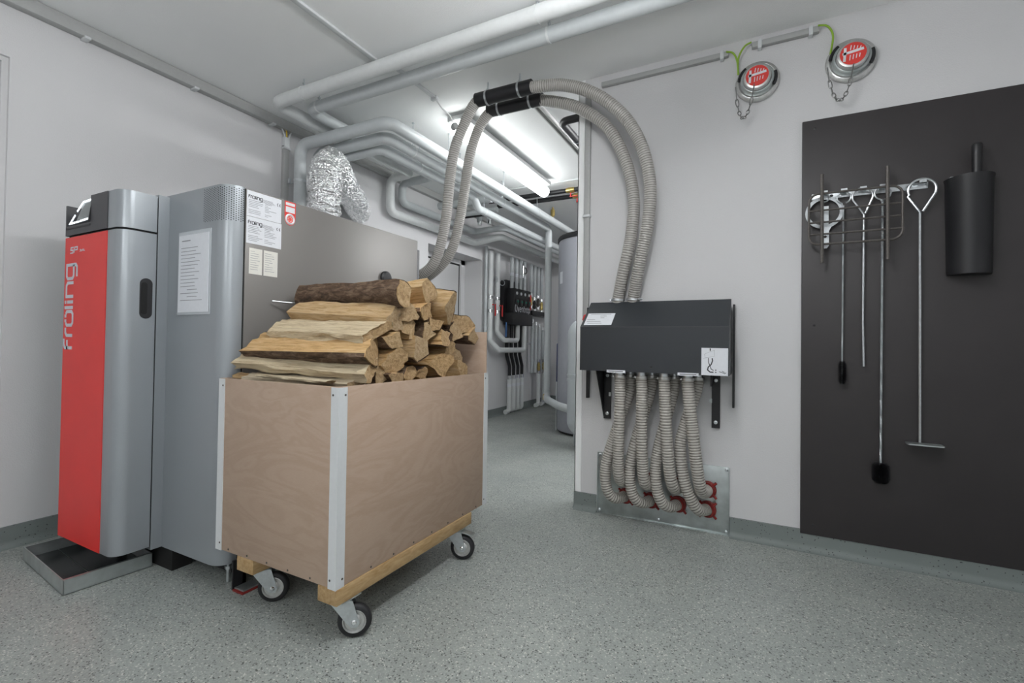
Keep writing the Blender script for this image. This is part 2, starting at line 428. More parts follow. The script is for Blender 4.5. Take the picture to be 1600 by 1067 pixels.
tube_lamp(-.35, .60, 1.85, M['tube_r'], 'hanging tube lamp of the front room above the space in front of the cart', 2.51, True)
tube_lamp(-.45, 3.6, 6.2, M['tube_r'], 'tube lamp on the corridor ceiling hidden behind the board wall')
for x, lb in ((-1.3, 'added fill lamp, unseen behind the camera on the left'), (.5, 'added fill lamp, unseen behind the camera on the right')):
    t = tube_lamp(x, -1.9, -.7, M['tube_fill'], lb, 2.05, True)  # made-up lamps, added to brighten ceiling, floor and cart front

# ================================================================== BOILER
XB, YF, ZT, ZB = -2.09, 1.26, 1.815, .105
bo = thing('boiler', (-2.6, 1.9, 0), 'tall grey log boiler with a red front door, standing left of the firewood cart', 'boiler')
obj('base', MB().box(-3.02, -2.16, 1.36, 2.52, .03, ZB), M['black'], bo)
obj('base_front', MB().box(-3.0, -2.48, 1.27, 1.36, .0, .104), M['gap'], bo)
foot = MB().box(-2.125, -2.118, 1.30, 1.42, 0.0, ZB)
obj('foot_plate', MB().box(-2.062, -2.052, 1.30, 1.36, .002, .13).box(-2.12, -2.052, 1.345, 1.36, .002, .13), M['black'], bo)
obj('foot_pad', MB().bbox(-2.05, -1.985, 1.305, 1.385, .008, .015, .002), M['galv'], bo)
obj('pad_underlay', MB().bbox(-2.052, -1.980, 1.298, 1.388, 0, .0075, .001), M['redp'], bo)
obj('levelling_bolt', MB().tube([(-2.15, 1.34, .0), (-2.15, 1.34, .105)], .009, 10).lathe((-2.15, 1.34, .06), (0, 0, 1), [(0, .016), (.014, .016)], 6), M['steel'], bo)
# body: front casing with rounded corner, side panel, rear
pl = roundrect(-3.09, XB, YF, 1.338, .075, 8, (0, 1, 0, 0))
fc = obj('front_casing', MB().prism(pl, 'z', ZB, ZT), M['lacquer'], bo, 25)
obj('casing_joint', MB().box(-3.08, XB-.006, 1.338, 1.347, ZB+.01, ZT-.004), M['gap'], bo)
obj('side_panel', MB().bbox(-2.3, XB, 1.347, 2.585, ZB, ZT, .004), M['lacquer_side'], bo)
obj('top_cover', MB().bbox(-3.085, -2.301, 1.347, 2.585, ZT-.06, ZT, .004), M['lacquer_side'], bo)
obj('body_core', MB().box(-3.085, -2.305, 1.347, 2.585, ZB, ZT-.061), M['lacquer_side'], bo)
obj('rear_strip', MB().bbox(-2.40, XB-.004, 2.586, 2.612, .2, ZT-.06, .003), M['anth'], bo)
# perforated vent field round the corner
b = MB()
def corner_pt(s_):
    # arc length along the casing front from x=-2.275 round the corner; gives point and normal
    L1 = (XB-.075)-(-2.268); La = .075*PI/2
    if s_ < L1: return Vector((-2.268+s_, YF, 0)), Vector((0, -1, 0))
    if s_ < L1+La:
        a = -PI/2+(s_-L1)/.075; return Vector((XB-.075+.075*math.cos(a), YF+.075+.075*math.sin(a), 0)), Vector((math.cos(a), math.sin(a), 0))
    return Vector((XB, YF+.075+(s_-L1-La), 0)), Vector((1, 0, 0))
cols = 23
for i in range(cols):
    for j in range(15):
        s_ = .004+i*.0098; p, n = corner_pt(s_)
        z = ZT-.012-j*.0102-(.0051 if i % 2 else 0)
        t_ = Vector((-n.y, n.x, 0)); c = p+n*.0006+Vector((0, 0, z))
        b.add([c+(t_*math.cos(a)+Vector((0, 0, 1))*math.sin(a))*.0026 for a in [PI/3*k for k in range(6)]], [(0, 1, 2, 3, 4, 5)])
pf = obj('vent_perforation', b, M['gap'], fc); pf['kind'] = 'stuff'
# paper in a sleeve taped to the casing
sl = obj('paper_sleeve', MB().box(-2.462, -2.202, YF-.003, YF, 1.228, 1.622), M['foilbag'], bo)
obj('printed_sheet', MB().box(-2.455, -2.214, YF-.005, YF-.003, 1.240, 1.605), M['paper'], sl)
b = MB()
for k in range(18):
    z = 1.575-k*.0165
    if k in (0,): b.box(-2.43, -2.36, YF-.0056, YF-.005, z, z+.005)
    elif k in (14, 16): b.box(-2.38, -2.30, YF-.0056, YF-.005, z, z+.003)
    elif k != 1: b.box(-2.435, -2.435+random.uniform(.11, .19), YF-.0056, YF-.005, z, z+.0028)
obj('print', b, M['inkg'], sl)
# plates and stickers on the side panel
LOGO = {  # stroke lettering, unit = x-height 1
 'f': ([[(.58, 1.2), (.18, 1.2), (0, 1.04), (0, 0)], [(-.1, .72), (.5, .72)]], .80),
 'r': ([[(0, 0), (0, .82), (.18, 1), (.5, 1)]], .66),
 'o': ([[(.16, 1), (0, .84), (0, .16), (.16, 0), (.72, 0), (.88, .16), (.88, .84), (.72, 1)], [(.28, .92), (.28, 1.16)], [(.60, .92), (.60, 1.16)]], 1.14),
 'l': ([[(0, 1.2), (0, 0)]], .36),
 'i': ([[(0, 0), (0, .82)], [(0, .98), (0, 1.2)]], .36),
 'n': ([[(0, 0), (0, 1), (.70, 1), (.88, .82), (.88, 0)]], 1.16),
 'g': ([[(.88, 0), (.16, 0), (0, .16), (0, .84), (.16, 1), (.88, 1), (.88, -.30), (.72, -.46), (.1, -.46)]], 1.1)}
def logo(mb, O, U, V, xh, wd=.2, th=.0008):
    x = 0
    for ch in 'froling':
        st, adv = LOGO[ch]
        for s_ in st: mb.stroke([((x+a)*xh, b_*xh) for a, b_ in s_], wd*xh, O, U, V, th)
        x += adv
    return x*xh
def plate(y0, y1, z0, z1, name='rating_plate'):
    p = obj(name, MB().box(XB, XB+.0015, y0, y1, z0, z1), M['paper'], bo)
    b = MB(); O = (XB+.0015, y0+.008, z1-.034)
    logo(b, O, (0, 1, 0), (0, 0, 1), .0125, .22)
    obj('plate_lettering', b, M['ink'], p); b = MB()
    # CE mark
    def arc(cy, cz, r, a0, a1, n=8): return [(cy+r*math.cos(a0+(a1-a0)*k/n), cz+r*math.sin(a0+(a1-a0)*k/n)) for k in range(n+1)]
    for cy in (.153, .166):
        b.stroke(arc(cy, .004, .0075, .6*PI, 1.4*PI), .0022, O, (0, 1, 0), (0, 0, 1))
    b.stroke([(.1585, .004), (.164, .004)], .0022, O, (0, 1, 0), (0, 0, 1))
    cm = obj('conformity_mark', b, M['ink'], p); cm['kind'] = 'stuff'
    b = MB()
    for k in range(4): b.box(XB+.0015, XB+.0020, y0+.078, y0+.078+random.uniform(.05, .066), z1-.026-k*.0042, z1-.0245-k*.0042)
    for k in range(10):
        z = z1-.044-k*.0075
        if z < z0+.008: break
        if k != 5: b.box(XB+.0015, XB+.0020, y0+.008, y0+.008+random.uniform(.04, .072), z, z+.0022)
        if k not in (6,): b.box(XB+.0015, XB+.0020, y0+.09, y0+.09+random.uniform(.012, .07), z, z+.0022)
    obj('plate_print', b, M['inkg'], p)
plate(1.350, 1.526, 1.690, 1.808); plate(1.350, 1.529, 1.563, 1.688)
for (y0, y1) in ((1.366, 1.431), (1.439, 1.512)):
    s_ = obj('paper_label', MB().box(XB, XB+.0012, y0, y1, 1.422, 1.543), M['paper_c'], bo)
    b = MB()
    for k in range(9): b.box(XB+.0012, XB+.0016, y0+.006, y0+.006+random.uniform(.02, .05), 1.527-k*.0105, 1.529-k*.0105)
    obj('print', b, M['inkg'], s_)
st = obj('service_sticker', MB().prism([(1.546, 1.735), (1.548, 1.715), (1.558, 1.699), (1.577, 1.692), (1.596, 1.699), (1.606, 1.715), (1.608, 1.735), (1.608, 1.812), (1.546, 1.812)], 'x', XB, XB+.0012), M['redink'], bo)
obj('sticker_fields', MB().box(XB+.0012, XB+.0018, 1.551, 1.603, 1.792, 1.806).box(XB+.0012, XB+.0018, 1.551, 1.603, 1.757, 1.785)
    .ring((XB+.0014, 1.577, 1.724), (1, 0, 0), .0225, .0055, 24, 4), M['paper'], st)
b = MB()
for k in range(8):
    a = PI/4*k; b.stroke([(.008*math.cos(a), .008*math.sin(a)), (.014*math.cos(a), .014*math.sin(a))], .003, (XB+.0012, 1.577, 1.724), (0, 1, 0), (0, 0, 1))
b.box(XB+.0018, XB+.0022, 1.556, 1.585, 1.797, 1.801)
obj('sticker_marks', b, M['paper_c'], st)
# cleaning lever on the side
lv = obj('lever_rosette', MB().lathe((XB, 2.27, 1.515), (1, 0, 0), [(0, .045), (.012, .045), (.02, .036), (.021, .02)], 24), M['black'], bo)
obj('lever_arm', MB().tube(fillet([(XB, 2.285, 1.50), (XB+.07, 2.285, 1.50), (XB+.085, 2.30, 1.40)], .02), .013), M['chrome'], lv)
# ---- pellet unit with the red door
x0, x1, yd = -3.092, -2.55, 1.06
neck = MB().box(-3.08, -2.556, 1.213, YF, .105, 1.806); obj('door_neck', neck, M['lacquer'], bo)
obj('door_gap', MB().box(-3.07, -2.562, 1.19, 1.2135, .12, 1.79), M['gap'], bo)
def foot2d(r=.055): return roundrect(x0, x1, yd, 1.205, r, 8, (0, 1, 0, 0))
dr = obj('door', MB().prism(foot2d(), 'z', .125, 1.612), M['lacquer'], bo, 25)
obj('door_seam', MB().prism(roundrect(x0+.01, x1-.008, yd+.008, 1.2, .05, 6, (0, 1, 0, 0)), 'z', 1.612, 1.622), M['gap'], bo)
obj('red_panel', MB().box(x0, -2.667, yd-.003, yd, .1255, 1.6115), M['red'], dr)
hd = obj('head_cover', MB().prism(roundrect(-2.80, x1, yd, 1.205, .055, 8, (0, 1, 0, 0)), 'z', 1.622, 1.795), M['lacquer'], bo, 25)
dp = MB().box(x0, -3.080, yd-.004, 1.17, 1.622, 1.775).box(-2.831, -2.667, yd-.004, 1.20, 1.622, 1.7955).box(-3.081, -2.83, yd-.004, 1.17, 1.622, 1.668).box(-3.08, -2.83, 1.15, 1.19, 1.622, 1.735)
dpo = obj('display_panel', dp, M['anth'], bo)
obj('ledge', MB().box(-3.082, -2.829, yd-.006, yd+.03, 1.652, 1.660), M['black'], dpo)
# screen leaning back inside the notch, with its lit outline
so = Vector((-2.951, 1.062, 1.670)); su = Vector((1, 0, 0)); sv = Vector((0, .12, .99)).normalized()
sc = MB(); cn = su.cross(sv)
q = [so+su*a+sv*b_ for a, b_ in ((-.04, .008), (.118, .014), (.118, .108), (.02, .105))]
sc.add(q+[a-cn*-.006 for a in q], [(0, 1, 2, 3), (7, 6, 5, 4), (0, 4, 5, 1), (1, 5, 6, 2), (2, 6, 7, 3), (3, 7, 4, 0)])
obj('screen', sc, M['screen'], dpo)
b = MB(); LO = so-cn*-.0075
for pts in ([(.118, .112), (.018, .108), (-.032, .066)], [(-.048, .048), (-.088, .008), (.005, .010)], [(.018, .011), (.118, .016)]):
    b.stroke(pts, .0075, LO, su, sv, .003)
obj('light_outline', b, M['led'], dpo)
b = MB(); b.stroke([(.121, -.002), (.121, .118)], .006, LO, su, sv, .008); obj('screen_edge', b, M['black'], dpo)
# handle recess
hp = [(1.166+dy, 1.302+dz) for dy, dz in roundrect(-.026, .026, -.095, .095, .026, 6)]
hr = obj('handle_recess', MB().prism(hp, 'x', x1-.001, x1+.0015), M['black'], dr)
obj('grip', MB().prism([(1.158+dy, 1.302+dz) for dy, dz in roundrect(-.012, .012, -.075, .075, .011, 5)], 'x', x1+.0015, x1+.0035), M['gap'], hr)
# lettering on the red panel: runs bottom to top
b = MB(); O = (-2.992, yd-.003, 1.062)
logo(b, O, (0, 0, 1.03), (-1, 0, 0), .0745, .20, .001)
obj('door_lettering', b, M['logo'], dr)
b = MB(); O = (-3.035, yd-.003, 1.532); u = .0135
for st_ in ([(2.6, 2), (.6, 2), (.3, 1.1), (2.3, 1.0), (2.1, 0), (0, 0)], [(3.0, 0), (3.5, 2), (5.6, 2), (5.5, 1), (3.4, 1)]):
    b.stroke([(a*u, c*u) for a, c in st_], .0065, O, (1, 0, 0), (0, 0, 1), .001)
O2 = (-2.935, yd-.003, 1.535); u = .0075
for st_ in ([(0, 0), (1.2, 0), (1.4, .3), (1.4, 1.2), (0, 1.2)], [(2, 1.2), (2, 0), (3.4, 0), (3.4, 1.2)], [(4, 0), (4.7, 1.2), (5.4, 0)], [(6, 1.2), (6, 0), (7.3, 0)]):
    b.stroke([(a*u, c*u) for a, c in st_], .0022, O2, (1, 0, 0), (0, 0, 1), .001)
obj('model_lettering', b, M['logo'], dr)
# ash tray on the floor below the door
tr = thing('ash_tray', (-2.92, 1.1, 0), 'shallow galvanised sheet tray on the floor under the red door', 'tray')
T0, T1, U0, U1 = -3.235, -2.64, .925, 1.20
def skew(v): # the tray lies slightly turned
    c = Vector((-2.64, .925, 0)); return c+Matrix.Rotation(math.radians(-5), 3, 'Z') @ (Vector(v)-c)
def sk(mb): mb.v = [skew(v) for v in mb.v]; return mb
obj('pan', sk(MB().box(T0, T1, U0, U1+.05, .002, .006)), M['galv'], tr)
for n_, bx_ in (('front_wall', (T0, T1, U0, U0+.004, .002, .066)), ('side_wall', (T1-.004, T1, U0, U1+.05, .002, .066)), ('side_wall', (T0, T0+.004, U0, U1+.05, .002, .066)), ('rear_wall', (T0, T1, U1+.046, U1+.05, .002, .066))):
    obj(n_, sk(MB().box(*bx_)), M['galv'], tr)
obj('rim', sk(MB().box(T0, T0+.012, U0, U1, .064, .067)), M['galv'], tr)
obj('rim', sk(MB().box(T1-.014, T1, U0, U1+.04, .064, .067)), M['galv'], tr)
obj('inner_sheet', sk(MB().box(T0+.005, T1-.005, U0+.005, U0+.128, .0065, .009)), M['pan'], tr)
obj('inner_sheet', sk(MB().box(T0+.005, T1-.005, U0+.131, U1+.045, .0065, .010)), M['pan'], tr)

# ================================================================== FIREWOOD CART
CX0, CX1, CY0, CY1, CB, CT = -2.055, -1.337, 1.225, 2.285, .218, .948
ca = thing('firewood_cart', ((CX0+CX1)/2, (CY0+CY1)/2, 0), 'plywood box cart on four casters with white corner profiles, heaped with firewood', 'cart')
th = .012
obj('front_panel', MB().bbox(CX0, CX1, CY0, CY0+th, CB, CT, .0015), M['ply'], ca)
obj('side_panel', MB().bbox(CX1-th, CX1, CY0+th+.0005, CY1-th-.0005, CB, CT, .0015), M['ply'], ca)
obj('side_panel', MB().bbox(CX0, CX0+th, CY0+th+.0005, CY1-th-.0005, CB, CT, .0015), M['ply'], ca)
obj('rear_panel', MB().bbox(CX0, CX1-.006, CY1-th, CY1, CB, 1.175, .0015), M['ply'], ca)
obj('bottom_panel', MB().box(CX0+th, CX1-th, CY0+th, CY1-th, CB+.002, CB+.016), M['ply'], ca)
for (a0, a1) in ((-1.43, -1.332), (-1.912, -1.807)):
    obj('runner', MB().bbox(a0, a1, CY0+.001, 2.13, .158, CB-.001, .002), M['pine'], ca)
scr_me = MB().lathe((0, 0, 0), (0, 0, 1), [(0, .0042), (.0012, .0042), (.002, .0028)], 8)
def screw(p, n, parent, me=[None]):
    if me[0] is None:
        o = obj('screw', scr_me, M['darksteel'], parent, local=True); me[0] = o.data
    else:
        o = bpy.data.objects.new('screw', me[0]); COL.objects.link(o); o.parent = parent
    o.location = Vector(p)-Vector(base_of(parent).location); o.rotation_euler = Vector(n).to_track_quat('Z', 'Y').to_euler()
    return o
lw, lt = .038, .0025
for sx, X in ((1, CX1), (-1, CX0)):
    for sy, Y in ((-1, CY0), (1, CY1)):
        prf = [(X+sx*lt, Y+sy*lt), (X-sx*lw, Y+sy*lt), (X-sx*lw, Y), (X, Y), (X, Y-sy*lw), (X+sx*lt, Y-sy*lw)]
        cp = obj('corner_profile', MB().prism(prf, 'z', CB-.002, CT-.002 if sy < 0 else CT), M['white'], ca)
        for z in (CT-.03, CB+.03):
            if sy < 0: screw((X-sx*lw*.72, Y-lt-.0002, z), (0, -1, 0), cp)
            if sx > 0: screw((X+lt+.0002, Y-sy*lw*.72, z), (1, 0, 0), cp)
pns = [o for o in ca.children if o.name.startswith('front_panel')][0]; sps = [o for o in ca.children if o.name.startswith('side_panel')][0]
for k in range(5): screw((-1.97+k*.125, CY0-.0002, CB+.012), (0, -1, 0), pns)
for k in range(7): screw((CX1+.0002, 1.40+k*.13, CB+.012), (1, 0, 0), sps)
def caster(px_, py_, ang, brake=False):
    """swivel caster: swivel point px_,py_; wheel trails along ang"""
    R = .0625; d = Vector((math.cos(ang), math.sin(ang), 0)); n = Vector((-d.y, d.x, 0)); s = Vector((px_, py_, 0)); ax = s+d*.042+Vector((0, 0, R))
    def W(a, b_, c_): return s+d*a+n*b_+Vector((0, 0, c_))
    f = MB()
    for sd in (-1, 1):
        o_ = .020*sd; p = [W(-.047, o_, .143), W(.036, o_, .143), W(.062, o_, R-.004), W(.054, o_, R-.018), W(.032, o_, R-.018), W(.014, o_, R+.0)]
        q = [v+n*(.003*sd) for v in p]
        f.add(p+q, [(0, 1, 2, 3, 4, 5), (11, 10, 9, 8, 7, 6)]+[(i, i+6, (i+1) % 6+6, (i+1) % 6) for i in range(6)])
    top = [W(a, b_, .141) for a, b_ in ((-.047, -.023), (.032, -.023), (.032, .023), (-.047, .023))]
    f.add(top+[v+Vector((0, 0, .004)) for v in top], [(0, 1, 2, 3), (7, 6, 5, 4), (0, 4, 5, 1), (1, 5, 6, 2), (2, 6, 7, 3), (3, 7, 4, 0)])
    f.lathe(s+Vector((0, 0, .145)), (0, 0, 1), [(0, .034), (.006, .037), (.009, .030)], 20)
    f.box(px_-.045, px_+.045, py_-.045, py_+.045, .154, .158)
    c = obj('caster', f, M['steel'], ca)
    ty = MB().annulus(ax-n*.016, n, [(0, .043), (0, .054), (.004, .060), (.010, R), (.022, R), (.028, .060), (.032, .054), (.032, .043)], 32)
    obj('tyre', ty, M['rubber'], c)
    rm = MB().lathe(ax-n*.0165, n, [(0, .012), (0.001, .020), (.006, .026), (.006, .036), (.0, .0405), (.0005, .0435), (.032, .0435), (.033, .0405), (.027, .036), (.027, .026), (.032, .020), (.033, .012)], 32)
    obj('wheel_rim', rm, M['alu'], c)
    obj('axle_bolt', MB().lathe(ax-n*.028, n, [(0, .006), (.004, .010), (.052, .010), (.056, .006)], 12), M['chrome'], c)
    if brake:
        bb = MB(); p = [W(a, b_, c_) for a, b_, c_ in ((.035, -.022, .142), (.098, -.022, .126), (.098, .022, .126), (.035, .022, .142))]
        bb.add(p+[v+Vector((0, 0, .005)) for v in p], [(0, 1, 2, 3), (7, 6, 5, 4), (0, 4, 5, 1), (1, 5, 6, 2), (2, 6, 7, 3), (3, 7, 4, 0)])
        obj('brake_pedal', bb, M['galv'], c)
    return c
caster(-1.375, 1.30, math.radians(38)); caster(-1.858, 1.31, math.radians(38))
caster(-1.375, 2.04, math.radians(20), True); caster(-1.858, 2.04, math.radians(38), True)
# ================================================================== FIREWOOD
def section(kind, rnd):
    """cross-section outline (y,z) in units of the log radius and the indices of its bark edges"""
    if kind == 'wedge':
        pts = [(0, -.85)]; n = 7; bark = []
        for k in range(n):
            a = math.radians(38+104*k/(n-1)); pts.append((1.15*math.cos(a), 1.6*math.sin(a)-.85))
        bark = list(range(1, n)); return pts, bark
    if kind == 'quarter':
        pts = [(-.75, -.75), (.2, -.85)]; bark = []
        for k in range(8):
            a = math.radians(-8+106*k/7); pts.append((-.75+1.65*math.cos(a), -.75+1.65*math.sin(a)))
        bark = list(range(2, 9)); return pts, bark
    if kind == 'half':
        pts = [(-1.1, -.45), (0, -.52), (1.1, -.45)]
        for k in range(8):
            a = math.radians(12+156*k/7); pts.append((1.12*math.cos(a), -.5+1.25*math.sin(a)))
        return pts, list(range(2, 11))
    if kind == 'round':
        pts = [(1.0*math.cos(2*PI*k/14), .95*math.sin(2*PI*k/14)) for k in range(14)]
        pts = [(y, max(z, -.68)) for y, z in pts]; return pts, list(range(0, 8))+[13]
    if kind == 'slab':
        pts = [(-1.5, -.42), (-.5, -.5), (.6, -.46), (1.45, -.36), (1.55, .1), (.7, .46), (-.4, .52), (-1.4, .34)]; return pts, []
    if kind == 'block':
        pts = [(-.95, -.75), (.1, -.85), (.95, -.62), (1.0, .25), (.55, .85), (-.35, .78), (-1.0, .35)]; return pts, []
    if kind == 'splinter':
        pts = [(-1.6, -.2), (0, -.3), (1.5, -.15), (1.3, .2), (0, .3), (-1.4, .15)]; return pts, []
def log(PL, PR, r, kind, roll, label, bark=True, grey=False, seed=0, seg=18, twist=0):
    rnd = random.Random(seed*13+5)
    PL, PR = Vector(PL), Vector(PR); L = (PR-PL).length; mid = (PL+PR)/2
    pts, bk = section(kind, rnd)
    pts = [(y*rnd.uniform(.88, 1.12), z*rnd.uniform(.88, 1.12)) for y, z in pts]
    # subdivide the split edges so that they can be uneven
    P2 = []; bedge = []
    for i, p in enumerate(pts):
        q = pts[(i+1) % len(pts)]; P2.append(p); isb = i in bk; bedge.append(isb)
        d = math.hypot(q[0]-p[0], q[1]-p[1])
        if not isb and d > .5:
            for k in range(1, 3): P2.append((p[0]+(q[0]-p[0])*k/3, p[1]+(q[1]-p[1])*k/3)); bedge.append(False)
    n = len(P2); cr, sr = math.cos(roll), math.sin(roll); rings = []
    offs = [[rnd.uniform(-.07, .07) for _ in range(n)] for _ in range(4)]
    ph = [rnd.uniform(0, 6.28) for _ in range(4)]
    V = []
    for i in range(seg+1):
        t = i/seg; base = -L/2+L*t
        bend = .06*math.sin(2.2*t+ph[0]); sc = 1+.07*math.sin(4*t+ph[1])
        for k, (y, z) in enumerate(P2):
            o0, o1 = offs[0][k], offs[1][k]; w_ = o0*(1-t)+o1*t+.06*math.sin(7*t+k*1.9+ph[2])*(0 if bedge[k] else 1)
            if bedge[k]: w_ += .05*math.sin(11*t+k*2.3)
            else: w_ += .20*mnoise.noise(Vector((t*5.5, k*.55, seed*3.1)))+.09*mnoise.noise(Vector((t*16, k*1.7, seed*2.3+9)))
            yy, zz = (y*(sc+w_)+bend)*r, (z*(sc+w_)+bend*.4)*r
            a = twist*t; yy, zz = yy*math.cos(a)-zz*math.sin(a), yy*math.sin(a)+zz*math.cos(a)
            x = base
            if i in (0, seg): x += rnd.uniform(-.009, .009)+((.10+.35*math.sin(seed*1.7))*yy if i == seg else -.25*zz*math.sin(seed*2.9+1))
            V.append((x, yy*cr-zz*sr, yy*sr+zz*cr))
    body, brk = MB(), MB(); body.v = [Vector(v) for v in V]; brk.v = [Vector(v) for v in V]
    for i in range(seg):
        for k in range(n):
            k2 = (k+1) % n; f = (i*n+k, i*n+k2, (i+1)*n+k2, (i+1)*n+k)
            if bedge[k] and bark: brk.f.append(f); brk.m.append(0)
            body.f.append(f); body.m.append(0)
    body.f += [tuple(range(n-1, -1, -1)), tuple(seg*n+k for k in range(n))]; body.m += [1, 1]
    d = (PR-PL).normalized()
    t = obj('split_log', body, [M['greywood'] if grey else M['split'], M['endgrain']], None, 40)
    t.location = mid; t.rotation_euler = d.to_track_quat('X', 'Z').to_euler()
    t['label'] = label; t['category'] = 'log'; t['group'] = 'split logs heaped in the cart'
    if brk.f:
        cen = sum(brk.v, Vector())/len(brk.v)
        # the bark is a shell lying just proud of the wood, a little ragged
        nb = MB(); used = {}
        for f in brk.f:
            for i in f:
                if i not in used:
                    v = brk.v[i]; rad = Vector((0, v.y, v.z)); used[i] = len(nb.v)
                    nb.v.append(Vector((v.x*.996, v.y, v.z))+(rad.normalized()*r*rnd.uniform(.03, .10) if rad.length > 1e-6 else Vector()))
            nb.f.append(tuple(used[i] for i in f)); nb.m.append(0)
        obj('bark', nb, M['bark'], t, 60, local=True)
    return t
LG = [
 # left end, right end, radius, kind, roll (degrees), bark, grey, label
 ((-1.93, 1.30, .955), (-1.42, 1.39, .945), .040, 'slab', 8, 0, 1, 'thin pale slab lying lowest at the front rim of the cart'),
 ((-2.02, 1.275, .962), (-1.72, 1.30, .945), .016, 'splinter', 20, 0, 0, 'short orange splinter sticking out over the front left rim'),
 ((-1.86, 1.285, .965), (-1.47, 1.30, .955), .022, 'splinter', -6, 0, 1, 'flat pale splinter on the front rim of the cart'),
 ((-1.995, 1.300, 1.040), (-1.385, 1.44, 1.003), .052, 'slab', 30, 0, 1, 'long smooth pale slab just above the front rim, knot near its end'),
 ((-1.99, 1.345, 1.085), (-1.405, 1.465, 1.075), .078, 'half', 208, 1, 0, 'broad rough split log in the middle of the front face'),
 ((-1.93, 1.415, 1.172), (-1.405, 1.49, 1.158), .048, 'slab', 30, 0, 1, 'thin pale log second below the bark log at the front'),
 ((-1.92, 1.50, 1.240), (-1.40, 1.585, 1.215), .072, 'wedge', 165, 0, 0, 'large orange wedge directly under the bark log'),
 ((-2.0, 1.60, 1.328), (-1.37, 1.61, 1.325), .056, 'round', 62, 1, 0, 'dark bark covered log on top of the heap'),
 ((-1.97, 1.66, 1.245), (-1.395, 1.65, 1.245), .048, 'block', 10, 0, 0, 'squarish log end just right of the orange wedge'),
 ((-1.96, 1.69, 1.185), (-1.40, 1.69, 1.185), .048, 'quarter', -30, 1, 0, 'small quarter log under the squarish log end'),
 ((-1.97, 1.56, 1.10), (-1.385, 1.565, 1.115), .046, 'quarter', 200, 1, 0, 'quarter log end beside the rough front log'),
 ((-1.98, 1.73, 1.08), (-1.375, 1.73, 1.088), .082, 'wedge', 215, 1, 0, 'broad wedge end in the centre of the right side of the heap'),
 ((-1.96, 1.57, 1.02), (-1.40, 1.585, 1.028), .050, 'block', 35, 0, 0, 'rough edged block end right of the pale slab end'),
 ((-1.97, 1.60, .955), (-1.39, 1.60, .957), .048, 'half', 180, 1, 0, 'half round end low at the right rim near the front'),
 ((-1.96, 1.69, .965), (-1.40, 1.692, .972), .042, 'quarter', 70, 1, 0, 'orange quarter end low at the right rim'),
 ((-1.96, 1.79, .955), (-1.40, 1.785, .962), .042, 'wedge', 20, 1, 0, 'small wedge end resting on the right rim'),
 ((-1.97, 1.93, 1.005), (-1.385, 1.93, 1.003), .080, 'wedge', 8, 0, 0, 'tall triangular ridged wedge above the right rim'),
 ((-1.96, 1.81, 1.155), (-1.395, 1.81, 1.157), .048, 'quarter', 130, 1, 0, 'rounded brown end in the middle of the right side'),
 ((-1.96, 1.865, 1.20), (-1.39, 1.865, 1.205), .048, 'half', 172, 1, 0, 'boat shaped half log end right of centre'),
 ((-1.95, 1.945, 1.135), (-1.385, 1.945, 1.135), .056, 'quarter', 245, 1, 0, 'pale quarter log end above the triangular wedge'),
 ((-1.96, 1.80, 1.27), (-1.395, 1.80, 1.262), .066, 'half', 190, 1, 0, 'wide half log end under the topmost right log'),
 ((-1.97, 1.985, 1.31), (-1.38, 1.99, 1.292), .066, 'quarter', -38, 1, 0, 'dark sided log tilted at the upper right of the heap'),
 ((-1.86, 1.80, 1.335), (-1.41, 1.83, 1.358), .080, 'wedge', -14, 0, 0, 'bright orange wedge topmost on the right of the heap'),
 ((-1.96, 2.13, 1.225), (-1.40, 2.135, 1.222), .062, 'quarter', 20, 1, 0, 'pale quarter log near the rear panel'),
 ((-1.95, 2.20, 1.165), (-1.375, 2.195, 1.155), .058, 'wedge', 170, 1, 0, 'wedge log hanging furthest right against the rear panel'),
 ((-1.96, 2.06, 1.175), (-1.41, 2.06, 1.175), .052, 'quarter', 110, 1, 0, 'dark barked log end between the pale quarter logs'),
 ((-1.96, 2.02, 1.075), (-1.41, 2.015, 1.075), .048, 'block', 60, 0, 0, 'narrow block end beside the triangular wedge'),
 ((-1.95, 2.12, 1.05), (-1.45, 2.12, 1.05), .052, 'quarter', 15, 1, 0, 'log end in the shade below the furthest right wedge'),
 ((-1.96, 2.11, .965), (-1.39, 2.12, .972), .050, 'quarter', 5, 0, 0, 'small orange block at the right rim near the rear'),
 ((-1.96, 1.50, .985), (-1.42, 1.52, .965), .046, 'quarter', 120, 1, 0, 'dark log end tucked under the pale slab'),
 ((-1.96, 1.60, 1.262), (-1.43, 1.70, 1.272), .030, 'slab', 15, 0, 0, 'thin split piece wedged beside the bark log'),
]
for i, (pl_, pr_, r_, kd, ro, bk_, gr_, lb) in enumerate(LG):
    log(pl_, pr_, r_, kd, math.radians(ro), lb, bool(bk_), bool(gr_), seed=i, twist=random.Random(i).uniform(-.12, .12))
for k in range(7):
    log((-1.97, 1.31+k*.138, .845+.01*(k % 2)), (-1.40, 1.31+k*.138, .845+.012*(k % 3)), .062, ('quarter', 'half', 'wedge')[k % 3], k*1.1, 'split log low in the heap behind the plywood front', True, False, seed=70+k, seg=4)
rod = MB().tube([(-2.072, 1.475, 1.302), (-1.93, 1.74, 1.288)], .0045, 8)
solo('steel_rod', rod, M['steel'], 'thin steel rod poking out under the bark log', 'rod')

